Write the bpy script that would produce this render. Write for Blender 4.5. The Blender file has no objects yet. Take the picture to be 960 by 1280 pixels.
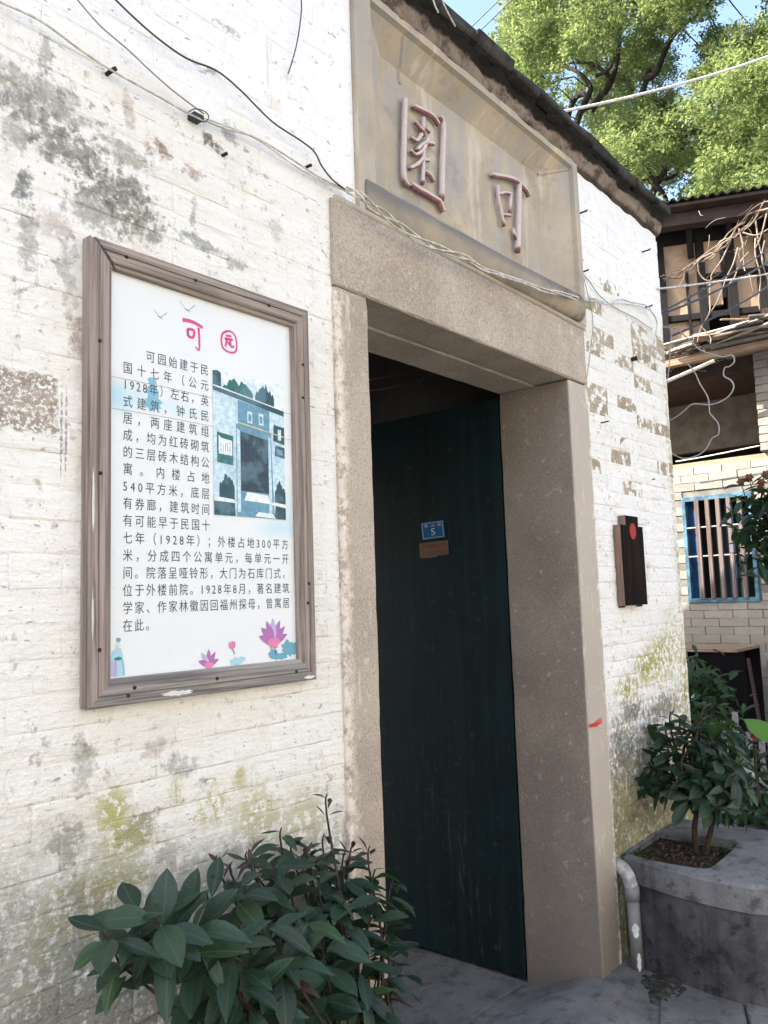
import bpy, math, random
from mathutils import Vector, Matrix, noise as mnoise
R = random.Random(7)
scene = bpy.context.scene
COL = scene.collection

# ------------------------------------------------------------------ camera
cam_data = bpy.data.cameras.new("camera")
cam = bpy.data.objects.new("camera", cam_data)
COL.objects.link(cam)
cam_data.sensor_fit = 'VERTICAL'
cam_data.sensor_height = 36.0
cam_data.lens = 28.84
cam_data.clip_start = 0.02
cam_data.clip_end = 2000.0
CR = [[0.640471, -0.767272, -0.033024], [0.061266, 0.093911, -0.993694], [0.765535, 0.634408, 0.107155]]
right, down, fwd = [Vector(r) for r in CR]
m = Matrix((right, -down, -fwd)).transposed().to_4x4()
m.translation = Vector((0.0, -1.5466, 1.5))
cam.matrix_world = m
scene.camera = cam

# ------------------------------------------------------------------ light
SUN_EL, SUN_AZ = 40.0, 55.0      # azimuth: degrees from +Y towards -X
world = bpy.data.worlds.new("World")
scene.world = world
world.use_nodes = True
wn = world.node_tree
bg = wn.nodes["Background"]
sky = wn.nodes.new("ShaderNodeTexSky")
sky.sky_type = 'NISHITA'
sky.sun_disc = False
sky.sun_elevation = math.radians(SUN_EL)
sky.sun_rotation = math.radians(-SUN_AZ)
sky.air_density = 1.0
sky.dust_density = 3.5
sky.ozone_density = 1.0
wn.links.new(sky.outputs[0], bg.inputs[0])
bg.inputs[1].default_value = 0.145
sd = bpy.data.lights.new("sun", 'SUN')
sd.energy = 4.3
sd.angle = math.radians(0.6)
sd.color = (1.0, 0.93, 0.82)
sun = bpy.data.objects.new("sun", sd)
COL.objects.link(sun)
sv = Vector((-math.sin(math.radians(SUN_AZ)) * math.cos(math.radians(SUN_EL)),
             math.cos(math.radians(SUN_AZ)) * math.cos(math.radians(SUN_EL)),
             math.sin(math.radians(SUN_EL))))
sun.rotation_euler = (-sv).to_track_quat('-Z', 'Y').to_euler()
sun.location = sv * 30
scene.view_settings.view_transform = 'Standard'
scene.view_settings.look = 'None'
scene.view_settings.exposure = 2.08
scene.view_settings.gamma = 1.0

# ------------------------------------------------------------------ helpers: objects
WO = {}
def _link(o, parent, origin):
    COL.objects.link(o)
    o.parent = parent
    WO[o.name] = Vector(origin)
    o.location = Vector(origin) - (WO[parent.name] if parent else Vector((0, 0, 0)))
def thing(name, label, cat, loc=(0, 0, 0), group=None):
    o = bpy.data.objects.new(name, None)
    o.empty_display_size = 0.1
    _link(o, None, loc)
    o['label'] = label; o['category'] = cat
    if group: o['group'] = group
    return o
def tag(o, label, cat, group=None):
    o['label'] = label; o['category'] = cat
    if group: o['group'] = group
    return o
def obj(name, mesh, mat=None, parent=None, origin=(0, 0, 0), kind=None, label=None):
    if mat is not None and not mesh.materials:
        for mm in (mat if isinstance(mat, (list, tuple)) else [mat]): mesh.materials.append(mm)
    o = bpy.data.objects.new(name, mesh)
    _link(o, parent, origin)
    if kind: o['kind'] = kind
    if label: o['label'] = label
    return o

class MB:
    """collects geometry for one mesh"""
    def __init__(s): s.v = []; s.f = []; s.mi = []; s.cur = 0
    def add(s, vs, fs):
        b = len(s.v); s.v += [tuple(p) for p in vs]
        for f in fs: s.f.append(tuple(i + b for i in f)); s.mi.append(s.cur)
        return s
    def box(s, x0, x1, y0, y1, z0, z1, bev=0.0, rot=None, jit=0.0):
        def j(): return R.uniform(-jit, jit) if jit else 0.0
        if bev <= 0:
            vs = [(x + j(), y + j(), z + j()) for z in (z0, z1) for y in (y0, y1) for x in (x0, x1)]
            fs = [(0,2,3,1),(4,5,7,6),(0,1,5,4),(2,6,7,3),(0,4,6,2),(1,3,7,5)]
        else:
            b = bev; vs = []
            # chamfered box: 24 verts
            idx = {}
            for sx in (0,1):
                for sy in (0,1):
                    for sz in (0,1):
                        X = (x0,x1)[sx]; Y = (y0,y1)[sy]; Z = (z0,z1)[sz]
                        dx = b*(1-2*sx); dy = b*(1-2*sy); dz = b*(1-2*sz)
                        q = (j(), j(), j())
                        for k, p in enumerate(((X, Y+dy, Z+dz), (X+dx, Y, Z+dz), (X+dx, Y+dy, Z))):
                            idx[(sx,sy,sz,k)] = len(vs); vs.append((p[0]+q[0], p[1]+q[1], p[2]+q[2]))
            I = lambda a,b_,c,k: idx[(a,b_,c,k)]
            fs = []
            for sx in (0,1):
                q = [I(sx,0,0,0), I(sx,0,1,0), I(sx,1,1,0), I(sx,1,0,0)]; fs.append(q if sx == 0 else q[::-1])
            for sy in (0,1):
                q = [I(0,sy,0,1), I(1,sy,0,1), I(1,sy,1,1), I(0,sy,1,1)]; fs.append(q if sy == 0 else q[::-1])
            for sz in (0,1):
                q = [I(0,0,sz,2), I(0,1,sz,2), I(1,1,sz,2), I(1,0,sz,2)]; fs.append(q if sz == 0 else q[::-1])
            for a in (0,1):
                for c in (0,1):
                    fs.append([I(a,c,0,0), I(a,c,0,1), I(a,c,1,1), I(a,c,1,0)] if (a+c) % 2 else [I(a,c,0,0), I(a,c,1,0), I(a,c,1,1), I(a,c,0,1)])
                    fs.append([I(a,0,c,0), I(a,0,c,2), I(a,1,c,2), I(a,1,c,0)] if (a+c) % 2 == 0 else [I(a,0,c,0), I(a,1,c,0), I(a,1,c,2), I(a,0,c,2)])
                    fs.append([I(0,a,c,1), I(0,a,c,2), I(1,a,c,2), I(1,a,c,1)] if (a+c) % 2 else [I(0,a,c,1), I(1,a,c,1), I(1,a,c,2), I(0,a,c,2)])
            for a in (0,1):
                for b_ in (0,1):
                    for c in (0,1):
                        q = [I(a,b_,c,0), I(a,b_,c,1), I(a,b_,c,2)]
                        fs.append(q if (a+b_+c) % 2 == 0 else q[::-1])
            fs = [tuple(f) for f in fs]
        if rot is not None: vs = [tuple(rot @ Vector(p)) for p in vs]
        return s.add(vs, fs)
    def tube(s, pts, r, sides=6, r1=None, smooth=3, flat=1.0, closed=True):
        P = [Vector(p) for p in pts]
        if smooth and len(P) > 2:
            Q = []
            for i in range(len(P) - 1):
                p0 = P[max(i-1,0)]; p1 = P[i]; p2 = P[i+1]; p3 = P[min(i+2, len(P)-1)]
                for k in range(smooth):
                    t = k / smooth
                    Q.append(0.5*((2*p1)+(-p0+p2)*t+(2*p0-5*p1+4*p2-p3)*t*t+(-p0+3*p1-3*p2+p3)*t**3))
            Q.append(P[-1]); P = Q
        n = len(P); vs = []; fs = []
        up = Vector((0.13, 0.21, 0.97)); 
        for i, p in enumerate(P):
            d = (P[min(i+1,n-1)] - P[max(i-1,0)])
            if d.length < 1e-9: d = Vector((0,0,1))
            d.normalize()
            a = d.cross(up)
            if a.length < 1e-3: a = d.cross(Vector((1,0,0)))
            a.normalize(); b = d.cross(a).normalized(); up = -b if b.dot(up) < 0 else b
            rr = r if r1 is None else r + (r1 - r) * i / max(1, n-1)
            for k in range(sides):
                t = 2*math.pi*k/sides
                vs.append(p + a*math.cos(t)*rr + b*math.sin(t)*rr*flat)
        for i in range(n-1):
            for k in range(sides):
                k2 = (k+1) % sides
                fs.append((i*sides+k, i*sides+k2, (i+1)*sides+k2, (i+1)*sides+k))
        fs.append(tuple(range(sides))[::-1]); fs.append(tuple((n-1)*sides+k for k in range(sides)))
        return s.add(vs, fs)
    def poly(s, pts, y=None):
        return s.add(pts, [tuple(range(len(pts)))])
    def mesh(s, name, smooth=False):
        me = bpy.data.meshes.new(name)
        me.from_pydata(s.v, [], s.f)
        if smooth: me.polygons.foreach_set('use_smooth', [True]*len(me.polygons))
        if any(s.mi): me.polygons.foreach_set('material_index', s.mi)
        me.update()
        return me
def prism(mb, outline, y0, y1):
    """outline: (x,z) counter-clockwise seen from -Y; solid between y0 (front) and y1"""
    n = len(outline)
    vs = [(x, y0, z) for x, z in outline] + [(x, y1, z) for x, z in outline]
    fs = [tuple(range(n)), tuple(range(2*n-1, n-1, -1))]
    for i in range(n):
        k = (i+1) % n
        fs.append((i, i+n, k+n, k))
    return mb.add(vs, fs)

# ------------------------------------------------------------------ helpers: materials
class NM:
    def __init__(s, name, rough=0.85, spec=0.3):
        s.m = bpy.data.materials.new(name); s.m.use_nodes = True
        s.t = s.m.node_tree; s.n = s.t.nodes; s.l = s.t.links
        s.b = s.n["Principled BSDF"]; s.b.inputs['Roughness'].default_value = rough
        s.b.inputs['Specular IOR Level'].default_value = spec
        s._pos = None
    def node(s, k, **kw):
        n = s.n.new(k)
        for a, v in kw.items(): setattr(n, a, v)
        return n
    def put(s, sock, v):
        if isinstance(v, bpy.types.NodeSocket): s.l.new(v, sock)
        elif isinstance(v, (tuple, list)) and len(v) == 3 and sock.type == 'RGBA': sock.default_value = (*v, 1)
        else: sock.default_value = v
    def pos(s):
        if s._pos is None: s._pos = s.node('ShaderNodeNewGeometry').outputs['Position']
        return s._pos
    def obj(s): return s.node('ShaderNodeTexCoord').outputs['Object']
    def rnd(s): return s.node('ShaderNodeObjectInfo').outputs['Random']
    def mapv(s, v, scale=(1,1,1), loc=(0,0,0)):
        n = s.node('ShaderNodeMapping'); s.put(n.inputs[0], v)
        n.inputs['Scale'].default_value = scale; n.inputs['Location'].default_value = loc
        return n.outputs[0]
    def noise(s, scale, detail=4, rough=0.55, v=None, dist=0.0, col=False):
        n = s.node('ShaderNodeTexNoise'); s.put(n.inputs['Vector'], v if v is not None else s.pos())
        n.inputs['Scale'].default_value = scale; n.inputs['Detail'].default_value = detail
        n.inputs['Roughness'].default_value = rough; n.inputs['Distortion'].default_value = dist
        return n.outputs['Color' if col else 'Fac']
    def vor(s, scale, v=None, feature='F1', out='Distance'):
        n = s.node('ShaderNodeTexVoronoi', feature=feature); s.put(n.inputs['Vector'], v if v is not None else s.pos())
        n.inputs['Scale'].default_value = scale
        return n.outputs[out]
    def ss(s, v, a, b, lo=0.0, hi=1.0):
        n = s.node('ShaderNodeMapRange', interpolation_type='SMOOTHSTEP'); s.put(n.inputs[0], v)
        n.inputs[1].default_value = a; n.inputs[2].default_value = b
        n.inputs[3].default_value = lo; n.inputs[4].default_value = hi
        return n.outputs[0]
    def mth(s, op, a, b=0.0, clamp=False):
        n = s.node('ShaderNodeMath', operation=op, use_clamp=clamp); s.put(n.inputs[0], a); s.put(n.inputs[1], b)
        return n.outputs[0]
    def mix(s, f, a, b, mode='MIX'):
        n = s.node('ShaderNodeMix', data_type='RGBA', blend_type=mode)
        s.put(n.inputs[0], f); s.put(n.inputs[6], a); s.put(n.inputs[7], b)
        return n.outputs[2]
    def sep(s, v=None):
        n = s.node('ShaderNodeSeparateXYZ'); s.put(n.inputs[0], v if v is not None else s.pos()); return n.outputs
    def base(s, c): s.put(s.b.inputs['Base Color'], c); return s
    def rough(s, c): s.put(s.b.inputs['Roughness'], c); return s
    def bump(s, h, strength=0.5, dist=0.01):
        n = s.node('ShaderNodeBump'); s.put(n.inputs['Height'], h)
        n.inputs['Strength'].default_value = strength; n.inputs['Distance'].default_value = dist
        s.l.new(n.outputs[0], s.b.inputs['Normal']); return s
    def blob(s, dv, cx, cz, rx, rz, soft=0.35):
        """soft-edged patch in the X-Z plane; dv is the (distorted) position"""
        a = s.node('ShaderNodeVectorMath', operation='SUBTRACT'); s.put(a.inputs[0], dv); a.inputs[1].default_value = (cx, 0, cz)
        b = s.node('ShaderNodeVectorMath', operation='MULTIPLY'); s.l.new(a.outputs[0], b.inputs[0]); b.inputs[1].default_value = (1/rx, 0, 1/rz)
        c = s.node('ShaderNodeVectorMath', operation='LENGTH'); s.l.new(b.outputs[0], c.inputs[0])
        return s.ss(c.outputs['Value'], 1.0, 1.0 - soft)
    def distort(s, scale, amt):
        n = s.noise(scale, 5, 0.65, col=True)
        a = s.node('ShaderNodeVectorMath', operation='SUBTRACT'); s.put(a.inputs[0], n); a.inputs[1].default_value = (.5,.5,.5)
        b = s.node('ShaderNodeVectorMath', operation='SCALE'); s.l.new(a.outputs[0], b.inputs[0]); b.inputs['Scale'].default_value = amt
        c = s.node('ShaderNodeVectorMath', operation='ADD'); s.put(c.inputs[0], s.pos()); s.l.new(b.outputs[0], c.inputs[1])
        return c.outputs[0]

def simple(name, col, rough=0.8, spec=0.3, var=0.15, scale=8.0, bump=0.0, metallic=0.0, col2=None):
    M = NM(name, rough, spec)
    n = M.noise(scale, 5, 0.6)
    c2 = col2 if col2 else tuple(c * (1 - 2.2*var) for c in col)
    M.base(M.mix(M.ss(n, .35, .68), c2, col))
    if bump: M.bump(M.noise(scale*6, 4), bump, 0.004)
    M.b.inputs['Metallic'].default_value = metallic
    return M.m

def painted_wall(name, peeled=0.0):
    M = NM(name, 0.9, 0.2)
    x, y, z = M.sep()
    d = M.distort(9.0, 0.10)
    df = M.distort(30.0, 0.05)
    n1 = M.noise(1.6, 5, .6); n2 = M.noise(7.0, 6, .65); n3 = M.noise(34, 6, .7); n4 = M.noise(110, 4, .7); n5 = M.noise(60, 5, .75)
    cream = M.mix(M.ss(n1, .35, .65), (.755,.735,.675), (.81,.80,.765))
    white = M.mix(M.ss(n2, .3, .7), (.82,.81,.80), (.86,.855,.85))
    # whiter, fresher paint above the cable line; left and right of the gate
    ul = M.ss(M.mth('ADD', z, M.mth('MULTIPLY', M.mth('SUBTRACT', n2, .5), .22)), 2.70, 2.78)
    ur = M.mth('MULTIPLY', M.ss(M.mth('ADD', z, M.mth('MULTIPLY', M.mth('SUBTRACT', n2, .5), .25)), 2.88, 2.98), M.ss(x, 2.9, 3.0))
    upl = M.mth('MULTIPLY', ul, M.ss(x, 3.0, 2.9))
    up = M.mth('ADD', upl, ur, True)
    rightlow = M.mth('MULTIPLY', M.ss(x, 2.9, 3.0), M.ss(z, 2.2, 1.9))
    c = M.mix(M.mth('MAXIMUM', up, M.mth('MULTIPLY', rightlow, .75)), cream, white)
    # whitish wear band in the left part next to the frame
    c = M.mix(M.mth('MULTIPLY', M.ss(n2, .5, .62), .5), c, (.80,.78,.74))
    # faint scuffs and rusty tint
    c = M.mix(M.mth('MULTIPLY', M.ss(M.noise(4.0, 5, .7), .54, .70), .45), c, (.66,.55,.42))
    gr = M.mth('MULTIPLY', M.ss(n3, .54, .63), M.ss(n2, .46, .58))
    c = M.mix(M.mth('MULTIPLY', gr, M.mth('SUBTRACT', .62, M.mth('MULTIPLY', up, .38))), c, (.36,.32,.28))
    # dark elongated chips along brick joints
    stre = M.noise(1.0, 5, .65, M.mapv(M.pos(), (22, 1, 70)))
    chips = M.mth('MULTIPLY', M.ss(stre, .62, .65), M.ss(M.noise(5, 3), .45, .53))
    c = M.mix(M.mth('MULTIPLY', chips, .8), c, (.28,.25,.23))
    spk = M.mth('MULTIPLY', M.ss(n4, .635, .67), M.ss(M.noise(9, 3), .46, .56))
    c = M.mix(M.mth('MULTIPLY', spk, .6), c, (.20,.17,.15))
    # grey weathered patches  (x, z, rx, rz, strength, tone)
    P = [(.80,2.56,.16,.05,.7,0),(.93,2.36,.10,.06,.7,0),(.745,2.47,.05,.06,.6,0),(.83,2.30,.05,.05,.45,1),(.86,2.18,.02,.12,.5,2),(.86,2.47,.13,.05,.9,0),(.97,2.42,.13,.055,.95,0),(1.04,2.36,.07,.05,.8,0),(.78,2.52,.10,.03,.7,0),(1.0,2.52,.10,.035,.65,0),
         (.755,2.36,.018,.05,.9,2),(.77,2.25,.03,.10,.55,0),(1.09,2.57,.05,.022,.9,1),(1.17,2.55,.035,.025,.8,1),(1.24,2.65,.04,.02,.9,3),
         (1.20,2.38,.10,.018,.75,2),(1.31,2.36,.05,.018,.6,2),(1.18,2.44,.014,.045,.7,2),(.90,2.06,.05,.06,.6,1),
         (1.30,2.99,.05,.012,.7,2),(1.22,2.84,.05,.010,.7,2),(1.0,2.62,.02,.05,.5,1),(.80,2.66,.02,.06,.6,0),
         (.80,1.88,.012,.11,.0,2),(1.30,2.70,.03,.02,.6,2),(1.45,2.50,.035,.03,.35,1),
         (.90,1.20,.04,.06,.55,0),(1.08,1.20,.05,.03,.5,1),(1.13,1.15,.07,.03,.6,2),(1.02,1.05,.07,.035,.8,0),(.86,1.05,.05,.05,.7,0),(.87,.95,.04,.04,.7,0),
         (1.10,.98,.07,.03,.45,2),(1.2,.92,.2,.04,.4,0),(.95,.84,.15,.045,.9,0),(.82,.74,.18,.07,.95,2),(1.0,.72,.16,.07,.8,2),
         (1.25,.70,.22,.12,.6,1),(1.5,.78,.2,.12,.55,0),(1.5,.52,.3,.12,.5,1),
         (3.45,.80,.16,.14,.95,2),(3.55,.98,.16,.07,.95,0),(3.9,.95,.28,.07,.9,0),(3.38,.85,.07,.14,.9,2),(3.5,.58,.25,.2,.75,1),(3.9,.5,.4,.18,.85,0),(3.35,.2,.1,.25,.9,2),(3.75,.8,.3,.12,.7,0),(3.32,.5,.04,.3,.8,2)]
    tones = [(.185,.18,.15), (.26,.20,.15), (.19,.195,.19), (.09,.09,.085)]
    nmix = M.mth('ADD', M.mth('MULTIPLY', M.mth('SUBTRACT', n3, .5), 1.5), M.mth('ADD', M.mth('MULTIPLY', M.mth('SUBTRACT', n5, .5), .9), .26))
    for (cx, cz, rx, rz, st, tn) in P:
        if st <= 0: continue
        k = M.mth('MULTIPLY', M.ss(M.mth('ADD', M.mth('MULTIPLY', M.blob(d, cx, cz, rx*1.7, rz*1.9, 1.0), .60), nmix), .50, .82), st)
        c = M.mix(k, c, M.mix(M.ss(n5, .42, .62), tuple(v*.72 for v in tones[tn]), tuple(min(1, v*1.75) for v in tones[tn])))
    # the peeled rectangle at the left edge
    k = M.mth('MULTIPLY', M.mth('MULTIPLY', M.ss(M.sep(df)[0], .842, .832), M.mth('MULTIPLY', M.ss(M.sep(df)[2], 1.848, 1.856), M.ss(M.sep(df)[2], 1.978, 1.970))), M.ss(n4, .58, .50))
    c = M.mix(k, c, M.mix(M.ss(n3, .4, .6), (.30,.26,.23), (.45,.38,.32)))
    drip = M.ss(M.noise(1.0, 4, .6, M.mapv(M.pos(), (38, 1, 1.6))), .60, .70)
    c = M.mix(M.mth('MULTIPLY', M.mth('MULTIPLY', drip, M.ss(M.noise(1.7, 3), .45, .6)), .38), c, (.46,.42,.35))
    # graffiti-like dark double line beside the frame
    for gx in (.846, .856):
        k = M.mth('MULTIPLY', M.blob(M.pos(), gx, 1.865, .0032, .115, .4), M.ss(n4, .42, .52))
        c = M.mix(M.mth('MULTIPLY', k, .8), c, (.20,.21,.24))
    # moss: yellow green veils low on the wall
    mm = M.mth('MULTIPLY', M.ss(M.noise(5.5, 5, .65), .44, .62), M.ss(n3, .35, .6))
    for (cx, cz, rx, rz, st) in [(.96,1.10,.05,.06,.9),(.93,.93,.13,.07,.95),(.86,.87,.10,.06,.95),(1.22,1.05,.05,.05,.9),(1.35,1.0,.08,.08,.6),(1.12,1.09,.03,.04,.6),(.80,.80,.08,.04,.6),(1.0,1.03,.07,.05,.7),(1.3,1.1,.03,.03,.7),(1.5,.95,.12,.1,.5),
                                 (3.50,1.08,.16,.07,1.0),(3.95,1.18,.3,.13,1.0),(3.72,1.16,.18,.09,1.0),(4.1,1.3,.12,.12,.7),(3.48,.9,.05,.05,.5),(3.7,.55,.35,.14,1.0),(4.2,1.0,.06,.25,1.0),(4.12,.7,.2,.35,.8),(4.22,1.9,.035,.9,.75),(3.4,.5,.05,.2,.6)]:
        k = M.mth('MULTIPLY', M.blob(d, cx, cz, rx*1.35, rz*1.35, .8), M.mth('MULTIPLY', M.ss(M.mth('ADD', nmix, M.mth('MULTIPLY', mm, .3)), .18, .42), st), True)
        c = M.mix(k, c, M.mix(M.ss(n3, .4, .62), (.29,.29,.07), (.44,.41,.15)))
    # overall soiling towards the ground (splash zone), broken up
    low = M.mth('MULTIPLY', M.ss(M.mth('ADD', M.mth('SUBTRACT', z, M.mth('MULTIPLY', M.ss(x, 3.0, 3.3), .06)), M.mth('MULTIPLY', n1, .5)), 1.30, .88), M.ss(nmix, .06, .34))
    c = M.mix(M.mth('MULTIPLY', low, .85), c, M.mix(M.ss(n5, .4, .6), (.13,.125,.11), (.30,.285,.24)))
    zx = M.mth('ADD', z, M.mth('MULTIPLY', M.mth('SUBTRACT', x, .75), .38))
    band = M.mth('MULTIPLY', M.mth('MULTIPLY', M.ss(M.mth('ADD', zx, M.mth('MULTIPLY', M.mth('SUBTRACT', n2, .5), .5)), 1.22, .86), M.ss(x, 1.66, 1.5)), M.ss(n5, .30, .58))
    c = M.mix(M.mth('MULTIPLY', band, .78), c, M.mix(M.ss(n3, .4, .6), (.19,.19,.155), (.33,.32,.27)))
    lowr = M.mth('MULTIPLY', M.mth('MULTIPLY', M.ss(x, 3.2, 3.3), M.ss(M.mth('ADD', z, M.mth('MULTIPLY', n2, .25)), 1.0, .72)), M.ss(n3, .25, .5))
    c = M.mix(M.mth('MULTIPLY', lowr, .85), c, M.mix(M.ss(n2, .4, .62), (.20,.175,.09), (.34,.31,.16)))
    if peeled:
        k = M.ss(M.mth('ADD', M.noise(20, 4, .6), M.mth('MULTIPLY', M.mth('SUBTRACT', M.rnd(), .5), .10)), .55, .50)
        c = M.mix(M.mth('MULTIPLY', k, peeled), c, M.mix(M.ss(n2, .4, .6), (.30,.245,.17), (.42,.36,.26)))
    M.base(c)
    # undulating lime coats, horizontal trowel ridges along the courses
    rid = M.noise(1.0, 5, .6, M.mapv(M.pos(), (5, 1, 30)))
    h = M.mth('ADD', M.mth('ADD', M.mth('MULTIPLY', n2, 1.4), M.mth('MULTIPLY', rid, .9)), M.mth('ADD', M.mth('MULTIPLY', n3, .4), M.mth('MULTIPLY', n4, .14)))
    M.bump(h, .75, .016)
    return M.m

def granite(name, tint=(1,1,1), soil=0.0):
    M = NM(name, 0.8, 0.3)
    n = M.noise(3.0, 4); s1 = M.noise(150, 3, .8); s2 = M.vor(130); n3 = M.noise(22, 4, .7)
    a = tuple(v*t for v, t in zip((.355,.295,.235), tint)); b = tuple(v*t for v, t in zip((.455,.39,.315), tint))
    c = M.mix(M.ss(n, .35, .65), a, b)
    c = M.mix(M.mth('MULTIPLY', M.ss(s1, .55, .66), .7), c, tuple(v*t for v, t in zip((.60,.53,.47), tint)))
    c = M.mix(M.mth('MULTIPLY', M.ss(s1, .45, .34), .8), c, (.15,.115,.095))
    c = M.mix(M.mth('MULTIPLY', M.ss(n3, .58, .72), .35), c, (.70,.64,.57))
    x, y, z = M.sep()
    # lime wash spilled over the edges of the jambs
    if soil:
        low = M.mth('MULTIPLY', M.ss(M.mth('ADD', z, M.mth('MULTIPLY', n, .4)), .85, .15), soil)
        c = M.mix(low, c, (.17,.15,.13))
    M.base(c); M.bump(M.mth('ADD', s1, M.mth('MULTIPLY', n3, 1.2)), .55, .004)
    return M.m
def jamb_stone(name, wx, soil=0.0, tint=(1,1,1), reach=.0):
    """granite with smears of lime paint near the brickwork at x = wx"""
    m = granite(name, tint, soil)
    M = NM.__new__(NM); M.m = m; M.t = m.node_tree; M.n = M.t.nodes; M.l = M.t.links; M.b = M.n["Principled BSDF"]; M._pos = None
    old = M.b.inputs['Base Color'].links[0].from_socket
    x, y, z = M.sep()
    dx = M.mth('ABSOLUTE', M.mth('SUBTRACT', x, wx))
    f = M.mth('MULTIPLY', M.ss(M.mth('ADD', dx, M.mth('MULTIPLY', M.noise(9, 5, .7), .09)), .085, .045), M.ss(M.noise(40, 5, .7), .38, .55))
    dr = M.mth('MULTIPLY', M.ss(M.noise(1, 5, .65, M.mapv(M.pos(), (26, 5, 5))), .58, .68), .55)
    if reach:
        # frontal light painted as an even pale veil on the street face, plus lime streaks
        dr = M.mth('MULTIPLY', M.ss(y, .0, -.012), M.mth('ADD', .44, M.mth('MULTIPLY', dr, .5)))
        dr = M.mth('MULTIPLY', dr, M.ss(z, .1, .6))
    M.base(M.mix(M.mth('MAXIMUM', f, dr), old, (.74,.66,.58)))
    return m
def wood(name, axis, c1, c2, dark=(.06,.05,.045), gloss=0.75, scale=1.0):
    M = NM(name, gloss, 0.3)
    sc = [60*scale]*3; sc[axis] = 1.6*scale
    g = M.noise(1.0, 6, .65, M.mapv(M.pos(), tuple(sc)))
    sc2 = [180*scale]*3; sc2[axis] = 3*scale
    g2 = M.noise(1.0, 3, .6, M.mapv(M.pos(), tuple(sc2)))
    n = M.noise(5, 4)
    c = M.mix(M.ss(g, .36, .64), c1, c2)
    c = M.mix(M.mth('MULTIPLY', M.ss(g2, .58, .68), .7), c, dark)
    c = M.mix(M.mth('MULTIPLY', M.ss(n, .55, .7), .3), c, tuple(v*1.3 for v in c2))
    M.base(c); M.bump(M.mth('ADD', g, M.mth('MULTIPLY', g2, .6)), .5, .003)
    return M.m
def plaster(name):
    M = NM(name, 0.9, 0.2)
    n1 = M.noise(3.2, 5, .6); st = M.noise(1.0, 5, .6, M.mapv(M.pos(), (9, 4, 1.6))); n3 = M.noise(60, 5, .7); n4 = M.noise(2.2, 3)
    c = M.mix(M.ss(n1, .35, .65), (.37,.315,.245), (.46,.395,.31))
    c = M.mix(M.mth('MULTIPLY', M.ss(st, .48, .62), .75), c, (.36,.345,.32))
    c = M.mix(M.mth('MULTIPLY', M.ss(n4, .54, .68), .6), c, (.56,.46,.29))
    c = M.mix(M.mth('MULTIPLY', M.ss(st, .44, .34), .55), c, (.60,.56,.50))
    c = M.mix(M.mth('MULTIPLY', M.ss(n3, .56, .7), .35), c, (.25,.21,.17))
    c = M.mix(M.mth('MULTIPLY', M.ss(M.noise(6, 6, .7), .53, .66), .5), c, (.25,.235,.215))
    M.base(c); M.bump(M.mth('ADD', n1, M.mth('MULTIPLY', n3, .2)), .35, .006)
    return M.m
def concrete(name, c1, c2, stain=(.05,.05,.052), st=0.5, sc=1.0):
    M = NM(name, 0.9, 0.25)
    n1 = M.noise(3*sc, 6, .65); n2 = M.noise(14*sc, 5, .65); n3 = M.noise(90*sc, 4, .7)
    c = M.mix(M.ss(n1, .35, .65), c1, c2)
    c = M.mix(M.mth('MULTIPLY', M.ss(n2, .5, .68), st), c, stain)
    c = M.mix(M.mth('MULTIPLY', M.ss(n3, .58, .7), .4), c, tuple(min(1, v*1.6) for v in c2))
    c = M.mix(M.mth('MULTIPLY', M.ss(M.noise(160, 4, .8), .62, .68), .5), c, tuple(v*.35 for v in c1))
    # drip streaks on upright faces
    c = M.mix(M.mth('MULTIPLY', M.ss(M.noise(1, 4, .6, M.mapv(M.pos(), (14, 14, 1.2))), .52, .66), st*.5), c, stain)
    M.base(c); M.bump(M.mth('ADD', n2, M.mth('ADD', M.mth('MULTIPLY', n3, .6), M.mth('MULTIPLY', M.noise(200, 3, .8), .25))), .8, .008)
    return M.m
def leaf_mat(name, c1, c2, rib, trans=0.25, rough=0.48):
    M = NM(name, rough, 0.45)
    o = M.sep(M.obj())
    r = M.rnd()
    c = M.mix(r, c1, c2)
    c = M.mix(M.mth('MULTIPLY', M.ss(M.mth('ABSOLUTE', o[0]), .0022, .0008), .55), c, rib)
    # side veins
    w = M.mth('SINE', M.mth('MULTIPLY', M.mth('SUBTRACT', o[1], M.mth('MULTIPLY', M.mth('ABSOLUTE', o[0]), .8)), 520))
    c = M.mix(M.mth('MULTIPLY', M.ss(w, .75, 1.0), .09), c, rib)
    c = M.mix(M.mth('MULTIPLY', M.ss(M.noise(70, 4, .7), .56, .64), .35), c, tuple(v*.45 for v in c1))
    c = M.mix(M.mth('MULTIPLY', M.ss(M.noise(240, 4, .7), .60, .66), .4), c, (.16,.15,.12))
    M.base(c)
    M.bump(w, .10, .001)
    t = M.node('ShaderNodeBsdfTranslucent'); M.put(t.inputs[0], M.mix(.5, c, (.10,.22,.03)))
    mx = M.node('ShaderNodeMixShader'); mx.inputs[0].default_value = trans
    M.l.new(M.b.outputs[0], mx.inputs[1]); M.l.new(t.outputs[0], mx.inputs[2])
    M.l.new(mx.outputs[0], M.n['Material Output'].inputs[0])
    return M.m

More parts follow.
